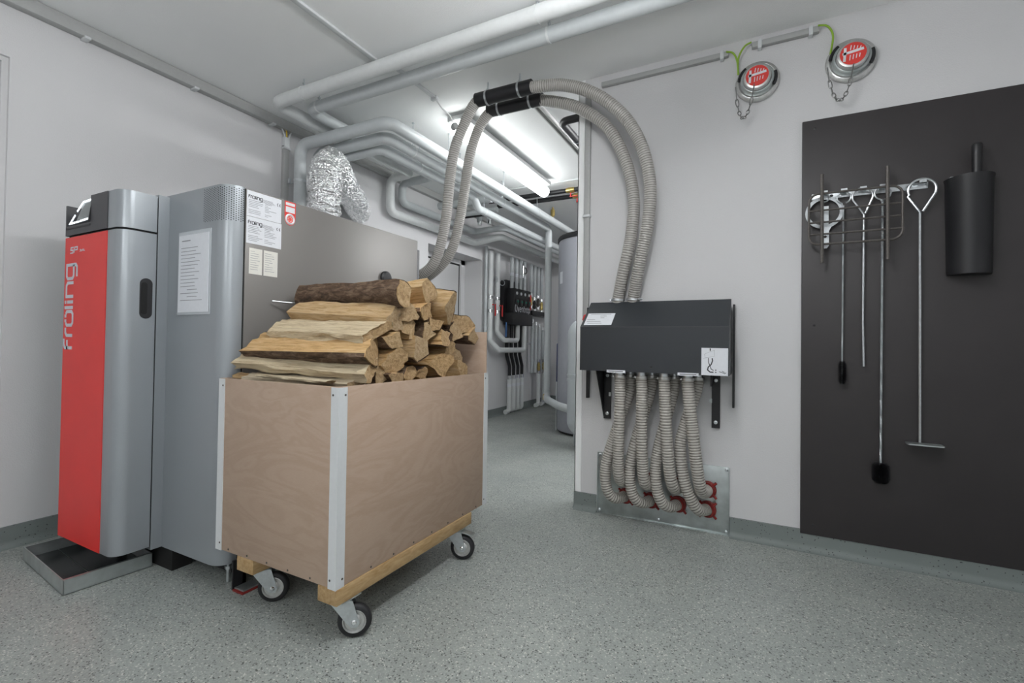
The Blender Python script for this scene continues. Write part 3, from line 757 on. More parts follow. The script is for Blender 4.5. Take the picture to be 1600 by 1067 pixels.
# ================================================================== HOSES
def hose(mb, path, r, pitch, seg=16, depth=.075, duty=.55):
    P = spline(path, pitch/4); pts, rs, ms = [], [], []
    for i, p in enumerate(P):
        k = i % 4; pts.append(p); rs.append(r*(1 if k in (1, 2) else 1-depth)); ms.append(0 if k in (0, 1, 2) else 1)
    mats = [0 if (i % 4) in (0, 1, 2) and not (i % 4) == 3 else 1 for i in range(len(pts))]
    mb.tube(pts, rs, seg, True, 0, mats); return mb
def clamp(c, axis, r, parent, name='hose_clamp', mt='steel', side=None):
    c = Vector(c); ax = Vector(axis).normalized()
    b = MB().annulus(c-ax*.007, ax, [(0, r), (0, r+.003), (.014, r+.003), (.014, r)], 24)
    sd = Vector(side) if side else ax.orthogonal(); sd = (sd-ax*sd.dot(ax)).normalized()
    tn = ax.cross(sd)
    b.tube([c+sd*(r+.010)-tn*.02, c+sd*(r+.010)+tn*.02], .0055, 8)
    return obj(name, b, M[mt], parent)
# ---- manifold box on the wall
ma = thing('suction_manifold', (-.555, 2.95, .95), 'anthracite metal switching box with sloped lid on the white wall', 'manifold')
prf = [(3.062, 1.395), (2.83, 1.224), (2.83, .952), (2.833, .952), (2.833, 1.222), (3.0, 1.345), (3.0, .97), (3.062, .97)]
obj('hood', MB().prism([(3.062, 1.34), (3.004, 1.34), (3.0, 1.389), (2.79, 1.222), (2.79, .954), (3.062, .954)], 'x', -.970, -.127), M['manifold'], ma, 20)
obj('hood_fold', MB().box(-.970, -.127, 2.7885, 2.7905, 1.2195, 1.2225), M['anth'], ma)
for (a, b_) in ((-1.008, -.992), (-.120, -.108)):
    obj('back_flange', MB().box(a, b_, 3.03, 3.062, .755, 1.36), M['black'], ma)
obj('bracket', MB().box(-.232, -.186, 3.052, 3.066, .626, .952).box(-.232, -.226, 2.95, 3.062, .88, .952), M['black'], ma)
obj('bracket', MB().box(-.892, -.845, 3.052, 3.066, .626, .952).prism([(3.062, .64), (2.88, .952), (3.062, .952)], 'x', -.896, -.890), M['black'], ma)
for (x, z) in ((-.209, .66), (-.209, .91), (-.868, .66), (-.868, .91)):
    obj('bracket_bolt', MB().lathe((x, 3.052, z), (0, -1, 0), [(0, .011), (.004, .011), (.005, .007), (.012, .007)], 10), M['steel'], ma)
for x in (-.845, -.232): obj('bracket_tab', MB().box(x-.012, x+.002, 3.046, 3.053, .775, .80), M['galv'], ma)
obj('lock_screw', MB().lathe((-.538, 2.79, .988), (0, -1, 0), [(0, .007), (.004, .006)], 10), M['black'], ma)
# labels: type label lying on the slope, function strips, pictogram
sl_o = Vector((0, 2.79, 1.222)); sl_v = (Vector((0, 3.0, 1.389))-sl_o).normalized(); sl_n = Vector((1, 0, 0)).cross(sl_v)
def slope_box(mb, x0_, x1_, a0, a1, h0, h1):
    q = [sl_o+Vector((x, 0, 0))+sl_v*a for x, a in ((x0_, a0), (x1_, a0), (x1_, a1), (x0_, a1))]
    return mb.add([p+sl_n*h0 for p in q]+[p+sl_n*h1 for p in q], [(0, 1, 2, 3), (7, 6, 5, 4), (0, 4, 5, 1), (1, 5, 6, 2), (2, 6, 7, 3), (3, 7, 4, 0)])
tl = obj('type_label', slope_box(MB(), -.953, -.779, .018, .142, 0, .0012), M['paper'], ma)
b = MB()
for k, (i0, i1) in enumerate(((.02, .15), (.085, .125), (.09, .115), (.01, .06), (.01, .10), (.02, .11))):
    slope_box(b, -.953+i0, -.953+i1, .128-k*.019, .132-k*.019, .0012, .0017)
obj('print', b, M['inkg'], tl)
for (a, c) in ((-.799, -.687), (-.391, -.280)):
    s_ = obj('function_strip', MB().box(a, c, 2.7875, 2.79, .947, .963), M['paper'], ma)
    obj('print', MB().box(a+.012, c-.012, 2.787, 2.7875, .953, .9565), M['ink'], s_)
pc = obj('pictogram_label', MB().box(-.266, -.132, 2.7875, 2.79, .954, 1.104), M['paper'], ma)
b = MB(); O = (-.266, 2.7875, .954)
b.stroke([(.055, .095), (.057, .08), (.05, .06), (.035, .045), (.032, .03), (.045, .018), (.062, .018)], .006, O, (1, 0, 0), (0, 0, 1), .0005)
b.stroke([(.036, .095), (.037, .07), (.045, .05), (.05, .035), (.062, .028)], .004, O, (1, 0, 0), (0, 0, 1), .0005)
b.stroke([(.045, .135), (.045, .148)], .006, O, (1, 0, 0), (0, 0, 1), .0005)
for zz in (.018, .030): b.stroke([(.070, zz), (.077, zz)], .005, O, (1, 0, 0), (0, 0, 1), .0005)
b.stroke([(.09, .022), (.105, .018), (.118, .012), (.125, .018)], .003, O, (1, 0, 0), (0, 0, 1), .0005); b.stroke([(.105, .026), (.118, .018)], .003, O, (1, 0, 0), (0, 0, 1), .0005)
obj('pictogram', b, M['ink'], pc)['kind'] = 'stuff'
b = MB()
b.stroke([(.02, .095), (.015, .115), (.04, .128), (.066, .138), (.066, .105), (.02, .095)], .0012, O, (1, 0, 0), (0, 0, 1), .0005); b.stroke([(.01, .092), (.03, .098)], .0015, O, (1, 0, 0), (0, 0, 1), .0005)
obj('pictogram_outline', b, M['inkg'], pc)['kind'] = 'stuff'
for x in (-.742, -.610, -.479, -.348):
    for y in (2.875, 2.975): obj('outlet_stub', MB().tube([(x+(.045 if y > 2.9 else 0), y, .955), (x+(.045 if y > 2.9 else 0), y, .905)], .030, 20), M['steel'], ma)
for x in (-.797, -.699): obj('inlet_stub', MB().tube([(x, 3.03, 1.33), (x, 3.03, 1.44)], .033, 20), M['steel'], ma)
obj('cable_gland', MB().tube(fillet([(-.970, 2.96, 1.30), (-.998, 2.955, 1.305), (-1.006, 2.95, 1.27)], .01), .007, 8), M['redlever'], ma)
# ---- steel plate at the base of the wall with eight hose connections
pw = thing('connection_plate', (-.53, 3.06, 0), 'galvanised sheet plate with red hose collars at the foot of the wall', 'wall plate')
obj('plate', MB().bbox(-.93, -.133, 3.056, 3.0695, .001, .40, .002), M['galv'], pw)
obj('flange', MB().box(-.93, -.927, 3.045, 3.056, .001, .40).box(-.136, -.133, 3.045, 3.056, .001, .40).box(-.93, -.133, 3.045, 3.056, .001, .004), M['galv'], pw)
for (x, z) in ((-.915, .385), (-.915, .02), (-.148, .385), (-.148, .02), (-.535, .02)):
    obj('plate_bolt', MB().lathe((x, 3.056, z), (0, -1, 0), [(0, .010), (.004, .010), (.006, .006), (.014, .005)], 10), M['steel'], pw)
LOWC = [(-.735, .140), (-.575, .138), (-.415, .141), (-.247, .140)]
UPC = [(-.735, .262), (-.572, .262), (-.408, .262), (-.247, .258)]
for (x, z) in LOWC+UPC:
    c = MB().annulus((x, 3.058, z), (-.32, -1, 0), [(0, .036), (0, .050), (.012, .050), (.014, .046), (.030, .045), (.030, .036)], 24)
    for k in range(4):
        a = PI/4+k*PI/2; d = Vector((math.cos(a), -.028, math.sin(a))); p = Vector((x, 3.035, z))
        c.tube([p+Vector((math.cos(a), 0, math.sin(a)))*.040, p+Vector((math.cos(a), 0, math.sin(a)))*.066], .0075, 6)
    obj('hose_collar', c, M['redp'], pw)
# ---- eight short hoses between box and plate
FH = [[(-.742, 2.875, .93), (-.737, 2.87, .80), (-.741, 2.868, .589), (-.744, 2.872, .40), (-.742, 2.89, .30), (-.738, 2.95, .262), (-.735, 3.05, .262)],
      [(-.610, 2.875, .93), (-.605, 2.87, .80), (-.605, 2.868, .60), (-.598, 2.872, .40), (-.590, 2.89, .295), (-.580, 2.95, .262), (-.572, 3.05, .262)],
      [(-.479, 2.875, .93), (-.472, 2.87, .80), (-.460, 2.868, .595), (-.445, 2.872, .40), (-.428, 2.89, .298), (-.416, 2.95, .262), (-.408, 3.05, .262)],
      [(-.348, 2.875, .93), (-.338, 2.87, .80), (-.311, 2.868, .58), (-.290, 2.875, .40), (-.275, 2.90, .300), (-.262, 2.96, .260), (-.247, 3.05, .258)]]
BH = [[(-.697, 2.975, .93), (-.70, 2.97, .829), (-.765, 2.955, .62), (-.828, 2.935, .40), (-.838, 2.92, .27), (-.815, 2.93, .175), (-.775, 2.97, .142), (-.735, 3.05, .140)],
      [(-.565, 2.975, .93), (-.57, 2.97, .847), (-.63, 2.955, .62), (-.68, 2.935, .41), (-.683, 2.92, .27), (-.655, 2.93, .175), (-.615, 2.97, .140), (-.575, 3.05, .138)],
      [(-.434, 2.975, .93), (-.443, 2.97, .822), (-.49, 2.955, .62), (-.528, 2.935, .43), (-.527, 2.92, .29), (-.50, 2.93, .185), (-.455, 2.97, .142), (-.415, 3.05, .141)],
      [(-.303, 2.975, .93), (-.31, 2.97, .852), (-.365, 2.955, .66), (-.392, 2.935, .53), (-.378, 2.92, .38), (-.345, 2.92, .26), (-.295, 2.955, .160), (-.247, 3.05, .140)]]
nth = ('first', 'second', 'third', 'fourth')
for k in range(4):
    for row, P in (('front', FH[k]), ('rear', BH[k])):
        t = thing('suction_hose', (P[0][0], P[0][1], P[-1][2]), '', 'hose', 'short ribbed hoses under the manifold')
        t['label'] = ('%s ribbed hose from the left hanging at the front under the dark box' % nth[k]) if row == 'front' else ('%s ribbed hose from the left bowing out behind the front row to a low collar' % nth[k])
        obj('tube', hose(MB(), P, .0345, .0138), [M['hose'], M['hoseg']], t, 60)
        clamp((P[0][0], P[0][1], .922), (0, 0, 1), .036, t, side=(-1, -.6, 0), mt='alu')
# ---- two long hoses over the ceiling couplings
L1 = [(-1.70, 2.80, 2.826), (-1.78, 2.80, 2.80), (-1.865, 2.80, 2.673), (-1.944, 2.80, 2.502), (-1.979, 2.80, 2.298), (-2.008, 2.80, 2.021), (-2.055, 2.80, 1.815), (-2.128, 2.80, 1.678), (-2.245, 2.78, 1.604), (-2.36, 2.70, 1.585), (-2.38, 2.60, 1.583)]
L2 = [(-1.70, 2.97, 2.826), (-1.775, 2.97, 2.795), (-1.857, 2.97, 2.694), (-1.922, 2.97, 2.513), (-1.958, 2.97, 2.30), (-2.0, 2.97, 2.062), (-2.06, 2.97, 1.847), (-2.153, 2.97, 1.72), (-2.32, 2.94, 1.606), (-2.46, 2.80, 1.575), (-2.50, 2.60, 1.57)]
R1 = [(-1.40, 2.80, 2.822), (-1.312, 2.80, 2.812), (-1.117, 2.821, 2.789), (-.908, 2.842, 2.692), (-.73, 2.864, 2.522), (-.623, 2.885, 2.32), (-.576, 2.906, 2.085), (-.593, 2.927, 1.857), (-.645, 2.960, 1.627), (-.695, 3.02, 1.42), (-.699, 3.03, 1.36)]
R2 = [(-1.40, 2.97, 2.822), (-1.317, 2.97, 2.804), (-1.082, 2.97, 2.707), (-.869, 2.97, 2.53), (-.746, 2.97, 2.292), (-.69, 2.97, 2.039), (-.704, 2.97, 1.797), (-.750, 2.985, 1.597), (-.793, 3.02, 1.42), (-.797, 3.03, 1.36)]
for P, lb, end in ((L1, 'front one of two clear ribbed hoses dropping from the ceiling to the boiler back', 0), (L2, 'rear one of two clear ribbed hoses dropping from the ceiling to the boiler back', 0),
              (R1, 'outer ribbed hose arching from the ceiling coupling down to the dark box', 1), (R2, 'inner ribbed hose arching from the ceiling coupling down to the dark box', 1)):
    t = thing('suction_hose', P[-1], lb, 'hose', 'long clear suction hoses')
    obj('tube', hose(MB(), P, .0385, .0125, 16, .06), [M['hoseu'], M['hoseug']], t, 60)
    if end: clamp((P[-1][0], 3.026, 1.405), (0, 0, 1), .040, t, side=(-1 if P is R2 else 1, -.3, 0))
for y, lb in ((2.80, 'black tube coupling nearer the camera joining the ceiling hoses'), (2.97, 'black tube coupling farther from the camera joining the ceiling hoses')):
    t = thing('hose_coupling', (-1.545, y, 2.823), lb, 'pipe coupling', 'black ceiling couplings')
    prf = [(-.215, .036), (-.215, .047), (.215, .047), (.215, .036)]
    obj('sleeve', MB().lathe((-1.545, y, 2.823), (1, 0, -.01), prf, 28), M['black'], t)
    for dx in (-.125, .125):
        c = clamp((-1.545+dx, y, 2.823), (1, 0, 0), .048, t, 'pipe_clip', side=(0, 1, 0))
        obj('hanger_bolt', MB().tube([(-1.545+dx, y, 2.872), (-1.545+dx, y, CZ)], .005, 8).lathe((-1.545+dx, y, 2.874), (0, 0, 1), [(0, .012), (.010, .012)], 6), M['steel'], c)
# ================================================================== WALL CAPS (filling couplings)
def wall_cap(x, z, label, wires, ch):
    t = thing('filling_cap', (x, WR, z), label, 'wall cap', 'filling couplings high on the wall')
    ax = (0, -1, 0); c = (x, WR, z)
    obj('flange', MB().lathe(c, ax, [(0, .112), (.012, .116), (.022, .114), (.030, .104), (.032, .098), (.026, .086), (.026, .02)], 40), M['alu'], t)
    obj('coupling_ring', MB().annulus(c, ax, [(.026, .088), (.055, .086), (.060, .080), (.060, .074), (.026, .074)], 40), M['galv'], t)
    cp = obj('cap', MB().lathe(c, ax, [(.030, .072), (.078, .072), (.085, .068), (.088, .060), (.088, .02)], 40), M['alu'], t)
    obj('red_disc', MB().lathe(c, ax, [(.088, .058), (.0892, .058), (.0892, .02)], 40), M['redink'], cp)
    b = MB(); O = (x, WR-.0892, z)
    b.stroke([(-.046, .004), (.046, .016)], .013, O, (1, 0, 0), (0, 0, 1), .0008)
    b.stroke([(-.038, -.036), (-.034, .036)], .012, O, (1, 0, 0), (0, 0, 1), .0008)
    for k in range(4):
        xx = -.012+k*.014
        b.stroke([(xx, .020), (xx+.004, .044-.004*k)], .004, O, (1, 0, 0), (0, 0, 1), .0008)
        b.stroke([(xx, -.006), (xx-.003, -.034+.003*k)], .004, O, (1, 0, 0), (0, 0, 1), .0008)
    obj('disc_print', b, M['paper'], cp)
    for a0 in (-.5, PI-.9):
        b = MB(); pts = []
        for k in range(9):
            a = a0+k*.1; pts.append((x+.094*math.cos(a), WR-.044, z+.094*math.sin(a)))
        obj('clamp_jaw', b.tube(pts, .010, 8), M['black'], t)
    obj('flange_screw', MB().lathe((x+.098, WR-.03, z-.02), ax, [(0, .007), (.008, .006)], 8), M['steel'], t)
    # chain of wire links hanging between two eyes
    A, Bm, C = [Vector(p) for p in ch]; b = MB(); pts = []
    for k in range(14):
        u = k/13; q = A*(1-u)+C*u; mid = (A+C)/2; sag = (mid.z-Bm.z)*(1-(2*u-1)**2)**.8 if 0 < u < 1 else 0
        q = Vector((q.x+(Bm.x-mid.x)*(1-(2*u-1)**2)*.6, q.y-.01, q.z-sag)); pts.append(q)
    for k in range(13):
        p, q = pts[k], pts[k+1]; d = (q-p).normalized(); l = (q-p).length*.62; m_ = (p+q)/2
        s_ = Vector((0, 1, 0)).cross(d).normalized() if k % 2 else Vector((0, 1, 0)); s_ = (s_-d*s_.dot(d)).normalized()
        ov = [m_+d*(l*math.cos(a))+s_*(.0080*math.sin(a)) for a in [2*PI*j/10 for j in range(11)]]
        b.tube(ov, .0026, 5, False)
    obj('chain', b, M['chain'], t)
    for wr in wires: obj('earth_wire', MB().tube(spline(wr, .012), .0052, 8), M['yg'], t)
wall_cap(-.002, 2.655, 'left round metal filling cap with red disc high on the wall',
         [[(-.165, 3.035, 2.865), (-.13, 3.02, 2.84), (-.108, 3.02, 2.79), (-.100, 3.045, 2.715)], [(-.035, 3.035, 2.885), (-.07, 3.02, 2.86), (-.100, 3.02, 2.80), (-.102, 3.045, 2.715)]],
         [(-.112, 3.005, 2.612), (-.076, 2.99, 2.425), (-.018, 2.985, 2.600)])
wall_cap(.444, 2.660, 'right round metal filling cap with red disc above the dark board',
         [[(.295, 3.035, 2.885), (.335, 3.02, 2.86), (.36, 3.02, 2.80), (.352, 3.045, 2.715)]],
         [(.333, 3.005, 2.612), (.385, 2.99, 2.425), (.445, 2.985, 2.595)])
# cable duct along the top of the wall
def duct(name, runs, label, clips, group=None, mt='conduit'):
    b = MB()
    for r in runs: b.bbox(*r, .004)
    c = Vector(((runs[0][0]+runs[0][1])/2, (runs[0][2]+runs[0][3])/2, min(r[4] for r in runs)))
    t = thing(name, c, label, 'cable duct', group)
    obj('cover', b, M[mt], t)
    for cl in clips: obj('clip', MB().bbox(*cl, .002), M['white'], t)
    return t
duct('cable_duct', [(-.93, -.155, 3.038, 3.069, 2.842, 2.872), (-.03, .30, 3.038, 3.069, 2.855, 2.888)], 'grey cable duct along the top of the board wall',
     [(-.20, -.18, 3.030, 3.069, 2.828, 2.878), (.0, .02, 3.030, 3.069, 2.84, 2.892), (.25, .27, 3.03, 3.069, 2.842, 2.892)])
duct('cable_duct', [(-1.043, -1.004, 3.045, 3.0695, 1.30, 2.80)], 'vertical grey cable duct at the wall corner above the dark box', [(-1.05, -.998, 3.036, 3.0695, 1.975, 1.992)])
duct('cable_duct', [(WL, WL+.055, -2.5, 8.3, CZ-.075, CZ-.002)], 'long grey cable duct in the angle of left wall and ceiling',
     [(WL, WL+.062, y, y+.03, CZ-.085, CZ-.07) for y in (1.24, 1.84, 2.43, 3.2)])
vd = duct('cable_duct', [(WL, WL+.035, 2.555, 2.605, 1.6, CZ-.20)], 'vertical grey cable duct on the left wall behind the boiler', [(WL, WL+.042, 2.547, 2.613, 2.70, 2.715), (WL, WL+.037, 2.555, 2.605, 2.715, 2.80)])
for k, (dy, mt) in enumerate(((-.012, 'white'), (.0, 'yellow'), (.014, 'white'))):
    obj('wire', MB().tube(spline([(WL+.02, 2.58+dy*.6, 2.74), (WL+.03, 2.58+dy*1.5, 2.80), (WL+.03, 2.575+dy*3.4, 2.86)], .012), .006, 8), M[mt], vd)
duct('cable_duct', [(-2.20, -2.165, -1.5, 2.28, CZ-.018, CZ-.0005), (-2.135, -2.105, 2.28, 2.80, CZ-.018, CZ-.0005)], 'thin cable duct on the ceiling leading to the corridor lamp',
     [(-2.145, -2.095, 2.775, 2.80, CZ-.03, CZ-.0005)], mt='white')
cb = obj('lamp_cable', MB().tube(spline([(-2.12, 2.80, CZ-.012), (-2.115, 2.88, CZ-.05), (-2.105, 2.96, 2.86), (-2.10, 2.995, 2.82)], .01), .006, 8), M['pipe_w'])
cb['label'] = 'short cable from ceiling duct into the end of the corridor lamp'; cb['category'] = 'cable'
# mounting rail and black pipe on the corridor ceiling
t = thing('mounting_rail', (-1.475, 3.7, CZ-.042), 'bare metal mounting rail on the ceiling behind the black couplings', 'rail')
obj('channel', MB().prism([(-1.497, CZ-.001), (-1.497, CZ-.042), (-1.487, CZ-.042), (-1.487, CZ-.039), (-1.494, CZ-.039), (-1.494, CZ-.004), (-1.456, CZ-.004), (-1.456, CZ-.039), (-1.463, CZ-.039), (-1.463, CZ-.042), (-1.453, CZ-.042), (-1.453, CZ-.001)], 'y', 3.03, 4.9), M['alu_dull'], t)
obj('end_cap', MB().bbox(-1.499, -1.451, 3.018, 3.03, CZ-.045, CZ-.001, .003), M['yellow'], t)

# ================================================================== BOARD AND TOOLS
bd = thing('tool_board', (.9, 3.06, .09), 'large charcoal board screwed to the white wall, tools hanging on it', 'board')
obj('panel', MB().bbox(.224, 1.75, 3.051, 3.0695, .092, 2.372, .002), M['board'], bd)
for (x, z) in ((.282, 2.323), (.283, 1.237), (.282, .147), (1.69, 2.323), (1.69, .147)):
    obj('screw', MB().lathe((x, 3.051, z), (0, -1, 0), [(0, .007), (.002, .007), (.003, .004)], 10), M['black'], bd)
YB = 3.051
hk = thing('hook_rail', (.53, YB, 1.93), 'flat zinc hook rail screwed across the board', 'hook rail')
obj('strip', MB().bbox(.27, .765, YB-.005, YB, 1.925, 1.958, .0015), M['steel'], hk)
for x in (.325, .412, .495, .578, .737):
    obj('hook', MB().box(x-.014, x+.014, YB-.040, YB-.004, 1.944, 1.948).box(x-.014, x+.014, YB-.040, YB-.036, 1.944, 1.962), M['steel'], hk)
for x in (.36, .69): obj('screw', MB().lathe((x, YB-.005, 1.94), (0, -1, 0), [(0, .008), (.003, .006)], 10), M['black'], hk)
def ringpts(c, r, a0, a1, n=20): return [(c[0]+r*math.cos(a0+(a1-a0)*k/n), c[1], c[2]+r*math.sin(a0+(a1-a0)*k/n)) for k in range(n+1)]
def twisted(mb, p0, p1, r, turn=.016):
    p0, p1 = Vector(p0), Vector(p1); d = (p1-p0); L = d.length; d.normalize(); u = Vector((1, 0, 0)); v = Vector((0, 1, 0)); n = int(L/turn*6)
    for ph in (0, PI): mb.tube([p0+d*(L*k/n)+(u*math.cos(ph+2*PI*k/6)+v*math.sin(ph+2*PI*k/6))*r*.55 for k in range(n+1)], r*.62, 5)
    return mb
def bristles(mb, c, r, z0, z1, turns, per):
    rnd = random.Random(3)
    n = int(turns*per)
    for k in range(n):
        t_ = k/n; a = 2*PI*turns*t_; z = z0+(z1-z0)*t_; rr_ = r*(.92+.08*rnd.random())*(1-.35*max(0, abs(2*t_-1)-.7)/.3)
        for s_ in (0, PI):
            d = Vector((math.cos(a+s_), math.sin(a+s_), rnd.uniform(-.08, .08))); p = Vector((c[0], c[1], z)); q = p+d*rr_; w_ = Vector((-d.y, d.x, 0))*.0013
            mb.add([p-w_, p+w_, q+w_, q-w_, p+Vector((0, 0, .0012)), q+Vector((0, 0, .0012))], [(0, 1, 2, 3), (0, 3, 5, 4), (1, 4, 5, 2)])
    return mb
yt = YB-.030
# small brush
t = thing('flue_brush', (.410, yt, .92), 'short twisted wire brush with slim dark head, leftmost on the board', 'brush', 'wire brushes on the board')
obj('handle', MB().tube(ringpts((.412, yt, 1.915), .030, -PI/2+.3, 1.5*PI-.3)+[(.410, yt, 1.86)], .0035, 8), M['steel'], t)
obj('shaft', twisted(MB(), (.410, yt, 1.875), (.407, yt, .925), .0042), M['steel'], t)
obj('bristle_head', bristles(MB(), (.408, yt), .019, .925, 1.045, 12, 34), M['black'], t)
# poker with triangular eye
t = thing('poker', (.498, yt, 1.02), 'plain steel poker with pointed loop handle, between the wire brushes', 'poker')
obj('handle', MB().tube(fillet([(.499, yt, 1.815), (.452, yt, 1.895)], .01)+ringpts((.493, yt, 1.912), .044, PI+.35, -.35)+[(.505, yt+.002, 1.822)], .0050, 8), M['steel'], t)
obj('shaft', MB().tube([(.499, yt, 1.815), (.497, yt, 1.50), (.496, yt, 1.25), (.500, yt, 1.02)], .0050, 8), M['steel'], t)
# large brush
t = thing('flue_brush', (.575, yt, .42), 'long twisted wire brush with round dark head', 'brush', 'wire brushes on the board')
obj('handle', MB().tube(ringpts((.578, yt, 1.918), .034, -PI/2+.3, 1.5*PI-.3)+[(.577, yt, 1.87)], .0042, 8), M['steel'], t)
obj('shaft', twisted(MB(), (.577, yt, 1.885), (.572, yt, .43), .0058, .018), M['steel'], t)
obj('bristle_head', bristles(MB(), (.573, yt), .039, .425, .53, 8, 70), M['black'], t)
# scraper
t = thing('ash_scraper', (.728, yt, .64), 'long steel ash scraper with drop shaped loop and flat foot, rightmost of the tools', 'scraper')
obj('handle', MB().tube([(.727, yt, 1.80), (.678, yt, 1.885)]+ringpts((.735, yt, 1.913), .055, PI+.40, -.42)+[(.738, yt+.002, 1.805)], .0058, 8), M['steel'], t)
obj('shaft', MB().tube([(.727, yt, 1.80), (.728, yt, .65)], .0058, 10), M['steel'], t)
obj('blade', MB().prism([(.672+a*.0015, yt-.035+b_) for a, b_ in roundrect(0, 96, 0, .062, .01, 3)] if False else roundrect(.672, .815, yt-.045, yt+.022, .012, 4), 'z', .640, .646), M['galv'], t)
# hand tool: ring shaped grate lifter behind the grate
t = thing('ring_key', (.325, YB-.02, 1.65), 'flat zinc ring key hanging behind the wire grate', 'tool')
b = MB(); c0 = Vector((.325, YB-.022, 1.848))
ro = [(.325+(.087)*math.cos(a), 1.848+.087*math.sin(a)) for a in [2*PI*k/36 for k in range(36)]]; ri = [(.325+.070*math.cos(a), 1.848+.070*math.sin(a)) for a in [2*PI*k/36 for k in range(36)]]
for k in range(36):
    j = (k+1) % 36; q = [ro[k], ro[j], ri[j], ri[k]]; b.prism(q, 'y', YB-.024, YB-.019)
obj('ring', b, M['steel'], t)
obj('tongue', MB().prism([(.300, 1.775), (.312, 1.745), (.312, 1.665), (.321, 1.652), (.338, 1.652), (.347, 1.665), (.347, 1.745), (.362, 1.775), (.345, 1.778), (.345, 1.88), (.318, 1.88), (.318, 1.778)], 'y', YB-.027, YB-.022), M['steel'], t)
obj('hanging_eye', MB().ring((.325, YB-.03, 1.925), (0, 1, 0), .022, .004), M['steel'], t)
obj('rivet', MB().lathe((.329, YB-.027, 1.715), (0, -1, 0), [(0, .008), (.004, .005)], 10), M['darksteel'], t)
# wire grate
yg = YB-.065
t = thing('wire_grate', (.45, yg, 1.56), 'dark wire grate with rounded frame hanging over the hook rail', 'grate')
fr = roundrect(.252, .651, 1.668, 1.940, .045, 5)
obj('frame', MB().tube([(x, yg, z) for x, z in fr]+[(fr[0][0], yg, fr[0][1])], .0060, 8), M['darksteel'], t)
for z in (1.722, 1.786, 1.850): obj('bar', MB().tube([(.252, yg, z), (.651, yg, z)], .0052, 8), M['darksteel'], t)
for x in (.309, .588): obj('skewer', MB().tube([(x, yg-.009, 2.041), (x+.002, yg-.009, 1.566)], .0085, 8), M['darksteel'], t)
# bucket-like holder with a hand brush
t = thing('brush_holder', (.915, YB-.06, 1.48), 'black half round bin hanging on the right of the board', 'holder')
def halfcup(z, s): # flat back against the board, round front
    return [(.916+.090*s*math.cos(a), YB-.004-.105*s*math.sin(a), z) for a in [PI*k/16 for k in range(17)]]
b = MB(); zs = ((1.478, .90), (1.50, .92), (1.93, .985), (1.945, 1.03), (1.950, 1.03), (1.945, .96), (1.60, .88))
rings = [halfcup(z, s) for z, s in zs]; n = 17
for r in rings: b.v += [Vector(p) for p in r]
for i in range(len(zs)-1):
    for k in range(n):
        k2 = (k+1) % n; b.f.append((i*n+k, i*n+k2, (i+1)*n+k2, (i+1)*n+k)); b.m.append(0)
b.f.append(tuple(range(n-1, -1, -1))); b.m.append(0); b.f.append(tuple((len(zs)-1)*n+k for k in range(n))); b.m.append(0)
obj('bin', b, M['black'], t)
obj('hanger_tab', MB().bbox(.842, .866, YB-.03, YB-.001, 1.93, 1.962, .002), M['steel'], t)
t = thing('hand_brush', (.928, YB-.055, 1.62), 'black round brush handle standing up in the bin', 'brush')
obj('handle', MB().lathe((.928, YB-.055, 1.66), (.01, 0, 1), [(0, .017), (.30, .0175), (.40, .0195), (.432, .0205), (.440, .017), (.442, .01)], 20), M['black'], t)
obj('bristle_head', MB().lathe((.928, YB-.055, 1.610), (0, 0, 1), [(0, .03), (.02, .033), (.05, .033), (.06, .015)], 20), M['rubber'], t)
# ================================================================== PIPES
def hanger(parent, x, y, z, r, top=CZ):
    c = obj('pipe_clip', MB().annulus(Vector((x, y, z))-Vector((0, .006, 0)), (0, 1, 0), [(0, r), (0, r+.0025), (.012, r+.0025), (.012, r)], 24), M['pipe_w'], parent)
    obj('hanger_rod', MB().tube([(x, y, z+r), (x, y, top)], .004, 8).lathe((x, y, top-.008), (0, 0, 1), [(0, .010), (.008, .010)], 6), M['steel'], c)
def hangerx(parent, x, y, z, r, top=CZ):
    c = obj('pipe_clip', MB().annulus(Vector((x, y, z))-Vector((.006, 0, 0)), (1, 0, 0), [(0, r), (0, r+.0025), (.012, r+.0025), (.012, r)], 24), M['pipe_w'], parent)
    obj('hanger_rod', MB().tube([(x, y, z+r), (x, y, top)], .0045, 8).lathe((x, y, z+r+.018), (0, 0, 1), [(0, .010), (.010, .010)], 6), M['steel'], c)
def pipe(pts, r, label, group, mt='pipe', fr=.075, name='insulated_pipe', seg=20, loc=None):
    P = fillet(pts, fr)
    c = Vector(pts[0]) if loc is None else Vector(loc)
    t = thing(name, c, label, 'pipe', group)
    obj('insulation', MB().tube(P, r, seg), M[mt], t, 50)
    return t
G1 = 'insulated pipes under the ceiling'
zA = 2.83
pA = pipe([(2.49, 2.20, zA), (-3.105, 2.20, zA), (-3.14, 3.76, zA), (-3.42, 3.77, zA-.005), (-3.42, 3.77, 2.47), (-3.42, 5.44, 2.47), (-3.02, 5.44, 2.52), (-3.02, 8.35, 2.52)], .044, 'pale insulated pipe crossing the ceiling nearest the camera', G1, 'pipe_w')
pB = pipe([(2.49, 2.38, zA), (-2.965, 2.38, zA), (-3.0, 3.93, zA), (-3.42, 3.95, zA-.005), (-3.42, 3.95, 2.62), (-3.42, 5.43, 2.62), (-2.945, 5.43, 2.63), (-2.945, 8.35, 2.63)], .042, 'grey insulated pipe crossing the ceiling second from the camera', G1)
for x in (-1.02, -2.80, .9): hangerx(pA, x, 2.20, zA, .044)
for x in (-1.03, -2.86, .9): hangerx(pB, x, 2.38, zA, .042)
pC = pipe([(-3.34, 2.605, 1.6), (-3.34, 2.605, 2.72), (-2.39, 2.605, 2.72), (-2.375, 8.0, 2.72)], .046, 'outermost pipe rising behind the boiler and running into the corridor under the lamp', G1, fr=.09)
